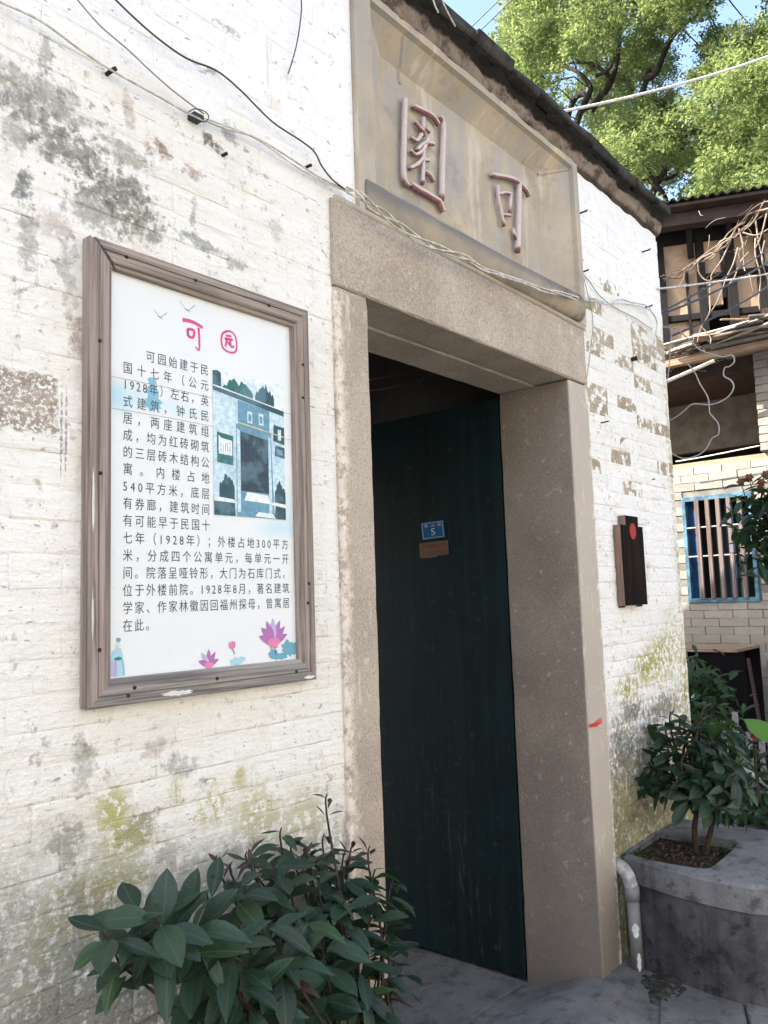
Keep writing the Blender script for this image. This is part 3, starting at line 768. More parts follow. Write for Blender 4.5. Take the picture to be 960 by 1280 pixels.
# ------------------------------------------------------------------ things fixed on the right door leaf
plate = thing('house_number_plate', 'small blue enamel house number plate reading 5 on the dark green door', 'number plate', (3.084,0.717,1.814))
pA, pB, pC, pD = (3.083,0.785,1.857), (3.083,0.654,1.861), (3.083,0.649,1.783), (3.083,0.779,1.777)
def font_chars(text, font=None):
    """flat outlines of single characters, converted to mesh data; 1 unit = em"""
    out = {}
    for ch in sorted(set(text)):
        cu = bpy.data.curves.new('glyph', 'FONT'); cu.body = ch; cu.size = 1.0; cu.resolution_u = 2
        o = bpy.data.objects.new('glyph', cu); COL.objects.link(o)
        bpy.context.view_layer.update()
        me = bpy.data.meshes.new_from_object(o.evaluated_get(bpy.context.evaluated_depsgraph_get()))
        vs = [tuple(v.co) for v in me.vertices]; fs = [tuple(p.vertices) for p in me.polygons]
        out[ch] = (vs, fs)
        bpy.data.objects.remove(o); bpy.data.curves.remove(cu); bpy.data.meshes.remove(me)
    return out
LINES = ["可园始建于民", "国十七年（公元", "1928年）左右，英", "式建筑，钟氏民", "居，两座建筑组", "成，均为红砖砌筑", "的三层砖木结构公", "寓。内楼占地",
         "540平方米，底层", "有券廊，建筑时间", "有可能早于民国十", "七年（1928年）；外楼占地300平方", "米，分成四个公寓单元，每单元一开", "间。院落呈哑铃形，大门为石库门式，",
         "位于外楼前院。1928年8月，著名建筑", "学家、作家林徽因回福州探母，曾寓居", "在此。"]
GL = font_chars("".join(LINES) + "5鳳山里文明樓院公約")
def flat(name, col, rough=.5): return simple(name, col, rough, .35, .04, 3)
ink = flat('dark blue grey print ink', (.035,.06,.085))
blue_en = flat('blue enamel', (.008,.10,.27), .35); white_en = flat('white enamel', (.55,.62,.66), .4)
ux = (Vector(pB)-Vector(pA)); uz = (Vector(pA)-Vector(pD))
def on_plate(u, v, lift): return Vector(pD) + ux*u + uz*v + Vector((-lift, 0, 0))
q = MB()
fr = [on_plate(0,0,0), on_plate(1,0,0), on_plate(1,1,0), on_plate(0,1,0)]; bk = [p + Vector((.0025,0,0)) for p in fr]
q.add(fr+bk, [(0,1,2,3),(7,6,5,4),(0,4,5,1),(1,5,6,2),(2,6,7,3),(3,7,4,0)]); obj('plate', q.mesh('plate'), blue_en, plate)
q = MB()
for (u0,u1,v0,v1) in ((.04,.96,.93,.955),(.04,.96,.05,.075),(.04,.06,.0752,.9298),(.94,.96,.0752,.9298)):
    q.add([on_plate(u0,v0,.0008), on_plate(u1,v0,.0008), on_plate(u1,v1,.0008), on_plate(u0,v1,.0008)], [(0,1,2,3)])
obj('border', q.mesh('border'), white_en, plate)
def glyph_on(q, ch, u, v, w_, h_, fn, lift):
    vs, fs = GL[ch]
    x0 = min(p[0] for p in vs); x1 = max(p[0] for p in vs); y0 = min(p[1] for p in vs); y1 = max(p[1] for p in vs)
    q.add([fn(u + (p[0]-x0)/(x1-x0)*w_, v + (p[1]-y0)/(y1-y0)*h_, lift) for p in vs], fs)
q = MB(); glyph_on(q, '5', .42, .20, .18, .40, on_plate, .0008)
for k, ch in enumerate('鳳山里'): glyph_on(q, ch, .15+.29*k, .70, .15, .17, on_plate, .0008)
obj('lettering', q.mesh('lettering'), white_en, plate)
notice = thing('paper_notice', 'torn brown paper notice with red characters below the blue number plate', 'notice', (3.084,0.712,1.728))
nA, nB, nC, nD = (3.083,0.799,1.763), (3.083,0.632,1.766), (3.083,0.636,1.693), (3.083,0.797,1.691)
nx_ = Vector(nB)-Vector(nA); nz_ = Vector(nA)-Vector(nD)
def on_note(u, v, lift): return Vector(nD) + nx_*u + nz_*v + Vector((-lift, 0, 0))
ol = [(0,.02),(.3,-.02),(.58,.0),(.64,.10),(.8,.08),(1,.12),(1,1),(.5,1.01),(.0,.98)]
q = MB(); q.add([on_note(u,v,.0006) for u,v in ol], [tuple(range(len(ol)))]); obj('sheet', q.mesh('sheet'), flat('stained brown paper', (.16,.11,.075), .8), notice)
q = MB()
for k, ch in enumerate('文明樓院公約'): glyph_on(q, ch, .05+.155*k, .56, .13, .32, on_note, .0012)
for k, ch in enumerate('公約文明院'): glyph_on(q, ch, .24+.15*k, .16, .12, .26, on_note, .0012)
obj('lettering', q.mesh('lettering'), flat('faded red ink', (.22,.03,.03), .8), notice)

# ------------------------------------------------------------------ framed information board
board = thing('information_board', 'white information board with blue Chinese text in a weathered wooden frame', 'notice board', (1.205, 0, 1.30))
bx0, bx1, bz0, bz1 = .890, 1.534, 1.304, 2.285
prof = [(0,-.002),(0,-.031),(.003,-.034),(.020,-.034),(.021,-.030),(.024,-.034),(.044,-.033),(.046,-.028),(.053,-.027),(.055,-.024),(.055,-.002)]
def rail(side, mat, shift=0.0, ext=0.0):
    q = MB(); vs = []
    for end in (0, 1):
        for u, y in prof:
            if side == 'top':    x = (bx0+u) if end == 0 else (bx1-u); z = bz1-u
            if side == 'bottom': x = (bx1-u) if end == 0 else (bx0+u); z = bz0+u
            if side == 'left':   z = (bz0+u) if end == 0 else (bz1-u); x = bx0+u
            if side == 'right':  z = (bz1-u) if end == 0 else (bz0+u); x = bx1-u
            if side == 'top' and end == 0: x += .011        # the joint has opened here
            vs.append((x, y, z))
    n = len(prof)
    fs = [(k, k+1, n+k+1, n+k) for k in range(n-1)] + [(n-1, 0, n, 2*n-1)] + [tuple(range(n))[::-1], tuple(range(n, 2*n))]
    q.add(vs, fs)
    return obj('frame_rail', q.mesh('frame_rail'), mat, board, label=None)
rails = {s: rail(s, m_) for s, m_ in (('top', MAT['wood_h']), ('bottom', MAT['wood_b']), ('left', MAT['wood_v']), ('right', MAT['wood_v']))}
q = MB(); q.add([(bx0+.004,-.030,bz1-.004),(bx0+.016,-.030,bz1-.004),(bx0+.058,-.028,bz1-.056),(bx0+.05,-.028,bz1-.056)], [(3,2,1,0)])
obj('joint_filler', q.mesh('joint_filler'), simple('grey filler', (.22,.23,.27), .5), board)
def screw(x, z, y=-.034):
    q = MB(); q.tube([(0,.004,0),(0,-.0012,0)], .0042, 8, smooth=0); obj('screw', q.mesh('screw'), MAT['iron'], board, (x, y, z))
for x, z in ((.975,2.262),(1.16,2.262),(1.39,2.262),(.912,2.06),(.915,1.78),(.914,1.42),(.995,1.337),(.98,1.322),(1.21,1.336),(1.46,1.33),(1.508,2.13),(1.511,1.55),(1.506,1.50),(1.505,2.04)): screw(x, z)
# lime paint splashed on the frame
def splash(par, pts, y, mat=MAT['white_paint'], name='paint_splash'):
    q = MB(); n = len(pts); q.add([(x, y, z) for x, z in pts], [tuple(range(n))]); return obj(name, q.mesh(name), mat, par)
def ragged(cx, cz, rx, rz, seed, n=26):
    r = random.Random(seed); return [(cx + rx*math.cos(2*math.pi*k/n)*r.uniform(.72,1.12), cz + rz*math.sin(2*math.pi*k/n)*r.uniform(.6,1.15)) for k in range(n)]
splash(board, ragged(1.10, 1.315, .045, .006, 1), -.0347); splash(board, ragged(1.505, 1.3125, .022, .004, 2), -.0347)
splash(board, ragged(.8985, 1.72, .0028, .075, 3), -.0347); splash(board, ragged(.8985, 1.49, .0026, .05, 4), -.0347)
# printed sheet
M = NM('printed board sheet', .35, .4)
xx, yy, zz = M.sep()
dd_ = M.distort(14, .05)
c = M.mix(M.noise(2.5, 4), (.68,.71,.73), (.74,.765,.78))
wash = M.mth('MULTIPLY', M.blob(dd_, .93, 1.955, .17, .055, .95), .75); c = M.mix(wash, c, (.30,.60,.72))
wash = M.mth('MULTIPLY', M.blob(dd_, 1.12, 1.95, .12, .03, .95), .45); c = M.mix(wash, c, (.45,.68,.77))
wash = M.mth('MULTIPLY', M.blob(dd_, 1.43, 1.69, .10, .035, .95), .6); c = M.mix(wash, c, (.35,.62,.74))
wash = M.mth('MULTIPLY', M.blob(dd_, 1.47, 1.73, .03, .09, .95), .45); c = M.mix(wash, c, (.45,.68,.77))
c = M.mix(M.mth('MULTIPLY', M.ss(M.noise(1, 5, .6, M.mapv(M.pos(), (14, 5, 45))), .66, .72), .3), c, (.42,.42,.40))
c = M.mix(M.mth('MULTIPLY', M.ss(M.noise(40, 4, .7), .68, .75), .3), c, (.45,.38,.30))
# dirt gathered under the top rail
c = M.mix(M.mth('MULTIPLY', M.ss(M.mth('ADD', zz, M.mth('MULTIPLY', M.noise(20, 4), .02)), 2.232, 2.246), .5), c, (.55,.50,.36))
M.base(c); M.bump(M.noise(3, 2), .08, .01)
q = MB(); q.box(bx0+.05, bx1-.05, -.014, -.003, bz0+.05, bz1-.05); sheet = obj('printed_sheet', q.mesh('printed_sheet'), M.m, board)
YS = -.0146
# body text
XL = .979
def text_line(i, s):
    z = 2.011 - (i-1)*.0371 if i > 0 else 2.048
    x0 = XL + (.058 if i == 0 else 0); xr = 1.212 if i < 11 else 1.462
    if i == 16: xr = x0 + .082
    wdt = [.55 if ch in '0123456789' else 1.0 for ch in s]
    tot = sum(wdt); EM = .0262
    gap = (xr - x0 - tot*EM) / max(1, len(s)-1)
    q = MB(); x = x0
    for ch, w_ in zip(s, wdt):
        vs, fs = GL[ch]
        sx = EM*.93
        q.add([(x + p[0]*sx, YS, z + p[1]*EM*1.08) for p in vs], fs)
        x += w_*EM + gap
    obj('text_line', q.mesh('text_line'), ink, sheet)
for i, s in enumerate(LINES): text_line(i, s)
# title brushed in pink
pink = flat('pink print ink', (.66,.08,.24)); 
def ribbon(q, pts, w0, w1=None, y=YS):
    P = [Vector((x, 0, z)) for x, z in pts]; Q = []
    for i in range(len(P)-1):
        p0 = P[max(i-1,0)]; p1 = P[i]; p2 = P[i+1]; p3 = P[min(i+2,len(P)-1)]
        for k in range(4):
            t = k/4; Q.append(0.5*((2*p1)+(-p0+p2)*t+(2*p0-5*p1+4*p2-p3)*t*t+(-p0+3*p1-3*p2+p3)*t**3))
    Q.append(P[-1]); n = len(Q); vs = []
    for i, p in enumerate(Q):
        d = (Q[min(i+1,n-1)]-Q[max(i-1,0)]).normalized(); s = Vector((d.z, 0, -d.x))
        w_ = w0 + ((w1 if w1 is not None else w0)-w0)*i/(n-1)
        for sg in (-1, 1): vs.append((p.x + s.x*w_*sg, y, p.z + s.z*w_*sg))
    q.add(vs, [(2*i, 2*i+1, 2*i+3, 2*i+2) for i in range(n-1)])
q = MB()
ribbon(q, [(1.136,2.166),(1.165,2.168),(1.194,2.161)], .0048, .0040); ribbon(q, [(1.182,2.158),(1.184,2.13),(1.183,2.103),(1.172,2.110)], .0036, .0016)
ribbon(q, [(1.150,2.147),(1.152,2.130)], .0036); ribbon(q, [(1.150,2.147),(1.168,2.148),(1.166,2.131),(1.152,2.130)], .0036)
q2 = MB()
ribbon(q2, [(1.268,2.170),(1.254,2.160),(1.250,2.140),(1.256,2.124),(1.275,2.118),(1.294,2.124),(1.298,2.145),(1.292,2.166),(1.276,2.172),(1.266,2.168)], .0030, .0024)
for pts in ([(1.264,2.158),(1.282,2.160)], [(1.260,2.150),(1.286,2.152)], [(1.268,2.150),(1.262,2.130)], [(1.278,2.151),(1.280,2.134),(1.290,2.136)], [(1.270,2.144),(1.276,2.136)]): ribbon(q2, pts, .0030)
obj('title_character', q.mesh('title_character'), pink, sheet); obj('title_character', q2.mesh('title_character'), pink, sheet)
# old creases
crease = flat('brownish crease', (.40,.36,.30))
for z_, wz in ((1.995, .0007), (1.926, .0006)):
    q = MB(); ribbon(q, [(.936, z_), (1.1, z_+.001), (1.3, z_-.002), (1.477, z_)], wz, None, YS-.0003); obj('crease', q.mesh('crease'), crease, sheet)
# printed photograph of the gate
PX0, PX1, PZ0, PZ1 = 1.222, 1.452, 1.714, 2.066
cols = [('print sky', (.70,.80,.83)), ('print wall', (.52,.68,.76)), ('print dark teal', (.012,.065,.09)), ('print door', (.012,.035,.06)), ('print mid blue', (.11,.27,.38)), ('print green', (.01,.13,.12)), ('print pale', (.78,.84,.86)), ('print yellow', (.62,.55,.30))]
pm = []
for nme, cc in cols:
    M = NM(nme, .4, .35); n_ = M.noise(70, 5, .7); n2_ = M.noise(16, 4, .6)
    c = M.mix(M.ss(n_, .35, .65), tuple(v*.8 for v in cc), tuple(min(1, v*1.15+.005) for v in cc)); M.base(M.mix(M.mth('MULTIPLY', M.ss(n2_, .5, .65), .3), c, (.20,.36,.46))); pm.append(M.m)
q = MB()
def pq(pts, mi, l): q.cur = mi; q.add([(PX0+(PX1-PX0)*u, YS - .0002*l, PZ0+(PZ1-PZ0)*v) for u, v in pts], [tuple(range(len(pts)))])
pq([(0,0),(1,0),(1,1),(0,1)], 0, 0)
r = random.Random(4)
def bumpy(u0, u1, v0, amp, seed, k=14, top=None):
    r = random.Random(seed); P = [(u0, v0), (u1, v0)]
    for i in range(k+1):
        t = i/k; P.append((u1+(u0-u1)*t, v0 + amp*(.55+.45*math.sin(t*math.pi))*r.uniform(.75,1.1)))
    return P
pq([(0,.84),(.11,.84),(.11,.985),(.06,1.0),(0,.99)], 2, 1); pq(bumpy(.09,.55,.80,.16,5), 5, 1); pq(bumpy(.58,.86,.80,.17,8), 2, 1); pq(bumpy(.2,.4,.82,.09,9), 2, 2)
pq([(0,0),(1,0),(1,.80),(0,.87)], 1, 3)
pq([(0,.855),(1,.765),(1,.805),(0,.885)], 2, 4); pq([(0,.885),(1,.805),(1,.812),(0,.895)], 6, 4)
pq([(.33,.645),(.78,.615),(.78,.785),(.33,.82)], 4, 4); pq([(.30,.0),(.83,.0),(.80,.62),(.30,.65)], 4, 5); pq([(.31,.03),(.355,.03),(.355,.60),(.31,.62)], 1, 6); pq([(.755,.03),(.80,.03),(.79,.58),(.755,.60)], 1, 6)
pq([(.36,.18),(.755,.18),(.755,.565),(.36,.60)], 3, 7); pq([(.40,.115),(.76,.105),(.74,.165),(.44,.175)], 6, 8); pq([(.55,.01),(.85,.0),(.80,.035),(.60,.04)], 6, 8)
pq([(.045,.36),(.26,.35),(.26,.555),(.045,.57)], 5, 6); pq([(.065,.42),(.245,.415),(.245,.52),(.10,.53),(.065,.55)], 6, 7)
for k in range(5): pq([(.09+.03*k,.44),(.098+.03*k,.44),(.098+.03*k,.50),(.09+.03*k,.50)], 4, 8)
pq(bumpy(.07,.27,.11,.18,11), 2, 7); pq(bumpy(.84,1.0,.11,.17,12), 2, 7); pq([(0,0),(.28,0),(.27,.095),(0,.11)], 2, 7); pq([(0,.095),(.27,.09),(.25,.115),(0,.125)], 6, 8); pq([(.83,0),(1,0),(1,.09),(.85,.095)], 2, 7); pq([(.79,.10),(1,.085),(1,.11),(.81,.12)], 6, 8)
pq([(.83,.57),(1,.55),(1,.68),(.84,.69)], 2, 6); pq([(.85,.46),(1,.45),(1,.53),(.86,.54)], 2, 6); pq([(.90,.58),(.95,.58),(.95,.66),(.90,.66)], 1, 7); pq([(.88,.475),(.97,.47),(.97,.51),(.88,.515)], 4, 7)
pq([(.33,.655),(1,.605),(1,.613),(.33,.664)], 7, 9)
for u0 in (.46,.62): pq([(u0,.67),(u0+.07,.665),(u0+.07,.75),(u0,.755)], 1, 6); pq([(u0+.015,.685),(u0+.055,.68),(u0+.055,.73),(u0+.015,.735)], 4, 7)
for k in range(7): pq([(.40+.05*k,.19),(.404+.05*k,.19),(.404+.05*k,.55),(.40+.05*k,.55)], 2, 8)
obj('printed_photograph', q.mesh('printed_photograph'), pm, sheet)
# painted flowers, birds, figure
def petal(q, cx, cz, ang, L, W, l=1):
    pts = []
    for k in range(9):
        t = k/8; pts.append((t*L, W*math.sin(math.pi*t**.8)))
    pts = pts + [(x, -y) for x, y in pts[::-1][1:-1]]
    ca, sa = math.cos(ang), math.sin(ang)
    q.add([(cx + x*ca - y*sa, YS - .0002*l, cz + x*sa + y*ca) for x, y in pts], [tuple(range(len(pts)))])
lp = [flat('lotus purple', (.42,.16,.42)), flat('lotus pink', (.72,.22,.42)), flat('lotus leaf blue', (.14,.36,.48)), flat('lotus pale leaf', (.38,.62,.72)), flat('stem teal', (.03,.20,.22)), flat('pale lilac', (.48,.44,.66))]
def lotus(cx, cz, s, n, stem=True):
    q = MB()
    if stem:
        q.cur = 4; ribbon(q, [(cx, cz), (cx+.006*s/.03, cz-.9*s)], .0012, None, YS-.0002)
    for k in range(n):
        a = math.radians(18 + 144*k/(n-1)); q.cur = 0 if k % 2 == 0 else 5 if k == 3 else 0
        petal(q, cx, cz, a, s*(.95+.2*math.sin(a)), s*.20, 2+k)
    q.cur = 1
    for j_, a in enumerate((-25, 205, 250, -65)): petal(q, cx, cz+.1*s, math.radians(a), s*.5, s*.16, 10+j_)
    obj('printed_lotus', q.mesh('printed_lotus'), lp, sheet)
q = MB(); q.cur = 2
for (cx, cz, rx, rz, sd) in ((1.455,1.388,.030,.022,1),(1.40,1.378,.018,.012,2),(1.425,1.370,.025,.010,3)): q.add([(x, YS-.0001*sd, z) for x, z in ragged(cx, cz, rx, rz, sd)], [tuple(range(26))])
q.cur = 3
for (cx, cz, rx, rz, sd) in ((1.285,1.368,.022,.010,4),(1.30,1.372,.012,.008,5)): q.add([(x, YS-.0001*sd, z) for x, z in ragged(cx, cz, rx, rz, sd)], [tuple(range(26))])
obj('printed_lotus_leaf', q.mesh('printed_lotus_leaf'), lp, sheet)
lotus(1.402, 1.408, .050, 7); lotus(1.202, 1.368, .031, 5, False)
q = MB(); q.cur = 4; ribbon(q, [(1.279,1.385),(1.272,1.398)], .0012, None, YS-.0003); q.cur = 1
for j_, a in enumerate((70, 95, 120)): petal(q, 1.272, 1.398, math.radians(a), .020, .006, 3+j_)
obj('printed_lotus_bud', q.mesh('printed_lotus_bud'), lp, sheet)
q = MB(); q.cur = 3; q.add([(x, YS-.0001, z) for x, z in [(.945,1.362),(.985,1.362),(.984,1.385),(.979,1.405),(.976,1.418),(.966,1.422),(.953,1.412),(.950,1.398),(.945,1.39)]], [tuple(range(9))])
q.cur = 5; q.add([(x, YS-.0003, z) for x, z in [(.945,1.362),(.966,1.362),(.968,1.385),(.963,1.395),(.950,1.392)]], [tuple(range(5))])
q.cur = 4; q.add([(x, YS-.0005, z) for x, z in ragged(.968,1.398,.010,.005,7,14)], [tuple(range(14))])
q.cur = 2; q.add([(x, YS-.0005, z) for x, z in ragged(.969,1.437,.0068,.0055,8,14)], [tuple(range(14))]); ribbon(q, [(.976,1.40),(.980,1.38),(.982,1.364)], .0008, None, YS-.0006); ribbon(q, [(.963,1.392),(.962,1.375),(.960,1.363)], .0008, None, YS-.0006)
q.cur = 6; q.add([(x, YS-.0007, z) for x, z in ragged(.969,1.427,.0050,.0065,9,14)], [tuple(range(14))])
obj('printed_figure', q.mesh('printed_figure'), lp + [flat('pale skin print', (.72,.66,.64))], sheet)
q = MB(); q.cur = 2
for (cx, cz, s) in ((1.150,2.196,.022),(1.075,2.160,.018)):
    ribbon(q, [(cx-s,cz+.012*s/.02),(cx-.4*s,cz+.002),(cx,cz-.003),(cx+.5*s,cz+.004),(cx+s,cz+.013*s/.02)], .0006, .0010); ribbon(q, [(cx-.3*s,cz-.002),(cx+.4*s,cz-.006)], .0016, .0006)
obj('printed_bird', q.mesh('printed_bird'), lp, sheet)
q = MB(); q.cur = 2; r = random.Random(6)
for (cx, cz, rx, rz, sd) in ((1.055,1.955,.024,.020,11),(1.054,1.980,.018,.016,12),(1.054,2.002,.012,.012,13)): q.add([(x, YS+.0003-.00005*(sd-10), z) for x, z in ragged(cx, cz, rx, rz, sd)], [tuple(range(26))])
obj('printed_tree', q.mesh('printed_tree'), [flat('print watercolor blue', (.22,.47,.60))]*3, sheet)

# ------------------------------------------------------------------ wooden plaque on the right wall
pq_ = thing('hanging_plaque', 'dark varnished wooden plaque with shouldered top and red dot on the white wall', 'plaque', (3.56, 0, 1.44))
M = NM('dark varnished plaque', .7, .06)
g1 = M.noise(1, 5, .6, M.mapv(M.pos(), (45, 10, 3)))
M.base(M.mix(M.ss(g1, .4, .66), (.004,.003,.003), (.017,.009,.006)))
q = MB(); OL = [(3.455,1.442),(3.705,1.442),(3.705,1.800),(3.655,1.800),(3.655,1.845),(3.515,1.845),(3.515,1.800),(3.455,1.800)]
q.cur = 0; n = len(OL)
q.add([(x,-.038,z) for x, z in OL], [(0,1,2,7),(6,3,4,5)])
q.cur = 1; q.add([(x,-.038,z) for x, z in OL] + [(x,-.007,z) for x, z in OL], [(i, i+n, (i+1) % n + n, (i+1) % n) for i in range(n)])
obj('board', q.mesh('board'), [M.m, wood('plaque edge wood', 2, (.16,.10,.075), (.26,.17,.13))], pq_)
q = MB(); q.tube([(3.585,-.0375,1.775),(3.585,-.041,1.775)], .034, 20, smooth=0, flat=1.1); obj('red_dot', q.mesh('red_dot'), flat('red lacquer', (.34,.012,.012), .6), pq_)
for x in (3.47, 3.66): q = MB(); q.tube([(x,.01,1.436),(x,-.03,1.438)], .004, 6, smooth=0); obj('nail', q.mesh('nail'), MAT['iron'], pq_)

# ------------------------------------------------------------------ iron hooks and nails in the walls
def hook(px_, label, L_=.05, curl=True, r_=.0035, cat='hook'):
    x, z = px_; q = MB(); L = L_*.55; r_ = r_*1.1
    pts = [(x, .02, z), (x+.002, -L*.5, z+.002), (x+.006, -L, z+.004)]
    if curl: pts += [(x+.007, -L-.003, z+.009)]
    q.tube(pts, r_, 6, smooth=3)
    o = obj('iron_hook' if cat == 'hook' else 'iron_nail', q.mesh('iron_hook'), MAT['iron']); tag(o, label, cat)
hook((.945, 2.687), 'rusty nail carrying the two pale cables at upper left of the board', .055, False, .005, 'nail')
hook((3.315, 3.205), 'rusty hook beside the top right of the inscription', .06)
hook((4.03, 3.25), 'rusty bracket hook high near the right corner of the wall', .07)
hook((3.30, 2.925), 'rusty hook holding the thin hanging wires beside the inscription', .05)
hook((4.02, 2.95), 'rusty hook where the pale cables reach the right corner', .06)
hook((3.80, 2.63), 'thick black bolt sticking out of the peeling brick at right', .05, False, .010, 'bolt')
hook((3.40, 2.255), 'long thin nail beside the doorway lintel end', .07, False, .0028, 'nail')
hook((3.95, 2.05), 'short dark nail above the wooden plaque near the corner', .03, False, .0025, 'nail')
hook((1.27, 2.63), 'small black nail under the cable bracket', .03, False, .004, 'nail')
hook((1.57, 2.72), 'small dark nail where the cables meet the plaster surround', .035, False, .004, 'nail')
# cable bracket
br = thing('cable_bracket', 'small black iron bracket with green tie holding cables on the left wall', 'bracket', (1.186,0,2.693))
q = MB(); x, _, z = (1.179,0,2.686); q.box(x-.014, x+.016, -.028, .01, z-.007, z+.007, .002); obj('block', q.mesh('block'), MAT['cable_dark'], br)
q = MB(); q.tube([(1.142,-0.036,2.674),(1.161,-0.036,2.691),(1.19,-0.036,2.698),(1.202,-0.036,2.689),(1.19,-0.036,2.671),(1.168,-0.036,2.664)], .0014, 6); obj('tie', q.mesh('tie'), simple('green plastic tie', (.02,.06,.055), .5), br)
# red ribbon on the jamb
q = MB(); q.add([(3.08,-0.018,0.98), (3.136,-0.022,0.982), (3.194,-0.02,0.994), (3.186,-0.026,0.976), (3.141,-0.022,0.966), (3.085,-0.018,0.97)], [(0,1,4,5),(1,2,3,4)])
o = obj('red_ribbon', q.mesh('red_ribbon'), MAT['red_strip']); tag(o, 'short torn red plastic ribbon stuck on the granite jamb', 'ribbon')

# ------------------------------------------------------------------ cables on the gate wall
def cable(label, pts, r, mat, sides=6, cat='cable', smooth=5, name='wall_cable'):
    q = MB(); q.tube(pts, r, sides, smooth=smooth)
    o = obj(name, q.mesh(name, True), MAT[mat]); return tag(o, label, cat)
cable('dark olive cable sagging across the upper left wall onto the inscription sill', [(0.901,-0.03,2.879),(0.951,-0.03,2.854),(1.045,-0.03,2.825),(1.139,-0.03,2.814),(1.231,-0.03,2.828),(1.308,-0.03,2.814),(1.417,-0.03,2.777),(1.521,-0.03,2.769),(1.577,-0.03,2.758),(1.604,-0.03,2.729),(1.646,-0.03,2.705),(1.703,-0.03,2.695)], .0026, 'cable_olive')
cable('lower pale cable running from the top left corner to the bracket', [(0.634,-0.025,2.703),(0.696,-0.025,2.705),(0.778,-0.025,2.711),(0.868,-0.025,2.694),(0.944,-0.025,2.685),(1.048,-0.025,2.682),(1.16,-0.025,2.679),(1.258,-0.025,2.69),(1.364,-0.025,2.71),(1.478,-0.025,2.705),(1.602,-0.025,2.694),(1.723,-0.025,2.702)], .0026, 'cable_pale')
cable('thin grey cable dropping steeply from the top edge to the bracket', [(0.837,-0.028,2.815),(0.859,-0.028,2.803),(0.913,-0.028,2.773),(0.983,-0.028,2.753),(1.056,-0.028,2.727),(1.123,-0.028,2.709),(1.194,-0.028,2.697)], .0021, 'cable_grey')
cable('upper strand of the pale cable pair between bracket and inscription', [(1.186,-0.022,2.688),(1.313,-0.022,2.707),(1.394,-0.022,2.707),(1.496,-0.022,2.693),(1.605,-0.022,2.689),(1.726,-0.022,2.699)], .0020, 'cable_pale')
for k, (lb, off) in enumerate((('topmost strand of the twisted pale cables below the inscription', 0), ('middle strand of the twisted pale cables below the inscription', 1), ('lowest strand of the twisted pale cables below the inscription', 2))):
    base = [(432,237),(448,243),(463,256),(480,268),(500,283),(520,297),(545,309),(570,318),(588,325),(605,338),(625,343),(650,351),(675,362),(700,368),(722,373)]
    pts = [(1.687,-0.045,2.683),(1.708,-0.075,2.666),(1.76,-0.075,2.654),(1.822,-0.075,2.646),(1.898,-0.075,2.635),(1.977,-0.075,2.625),(2.083,-0.075,2.628),(2.197,-0.075,2.64),(2.283,-0.075,2.647),(2.367,-0.075,2.638),(2.474,-0.075,2.652),(2.615,-0.075,2.668),(2.768,-0.075,2.68),(2.933,-0.075,2.706),(3.133,-0.055,2.745)]
    pts = [(p[0], p[1] + .006*math.cos(i*1.7+k*2.1), p[2] + .0095*math.sin(i*1.25+k*2.1)) for i, p in enumerate(pts)]
    cable(lb, pts, .0032, 'cable_pale', smooth=6)
cable('pale cable continuing across the right wall to its corner', [(3.185,-0.03,2.766),(3.369,-0.03,2.801),(3.497,-0.03,2.824),(3.638,-0.03,2.884),(3.781,-0.03,2.907),(3.964,-0.03,2.939),(4.034,-0.03,2.923)], .0032, 'cable_pale')
cable('lower pale cable crossing the right wall to the corner hook', [(3.195,-0.025,2.767),(3.341,-0.025,2.813),(3.483,-0.025,2.825),(3.694,-0.025,2.877),(3.892,-0.025,2.917),(4.016,-0.025,2.928)], .0026, 'cable_pale')
cable('thin dark wire sloping from the hook beside the inscription down the right wall', [(3.278,-0.012,2.914),(3.355,-0.012,2.895),(3.456,-0.012,2.856),(3.627,-0.012,2.843),(3.863,-0.012,2.851),(4.065,-0.012,2.842)], .0022, 'cable_grey')
cable('thin wire hanging straight down beside the right jamb', [(3.291,-0.01,2.918),(3.328,-0.01,2.84),(3.368,-0.01,2.72),(3.322,-0.01,2.563),(3.265,-0.01,2.425)], .0018, 'cable_grey')
cable('white cable hanging down the right corner of the wall', [(4.013,-0.03,2.926),(4.091,-0.03,2.886),(4.04,-0.03,2.777),(3.971,-0.03,2.678)], .0038, 'cable_pale')
cable('black cable hanging alone near the top of the left wall', [(1.542,-0.02,3.253),(1.549,-0.02,3.183),(1.53,-0.02,3.075),(1.506,-0.02,2.996),(1.49,-0.02,2.954)], .0018, 'cable_dark')
cable('pale stray stalk on the eave, left one', [(2.077,-0.1,3.507),(2.097,-0.1,3.47),(2.118,-0.1,3.45)], .003, 'cable_pale', cat='stalk', name='dry_stalk')
cable('pale stray stalk on the eave, longer right one', [(2.124,-0.1,3.541),(2.158,-0.1,3.496),(2.217,-0.1,3.456)], .0028, 'cable_pale', cat='stalk', name='dry_stalk')
cable('orange wires looping inside the dark doorway', [(2.809,0.9,2.51),(2.956,0.9,2.561),(3.111,0.9,2.607),(3.277,0.9,2.648),(3.31,0.9,2.646),(3.187,0.9,2.585),(3.045,0.9,2.53),(2.807,0.9,2.464)], .0028, 'cable_orange', name='loose_wire')

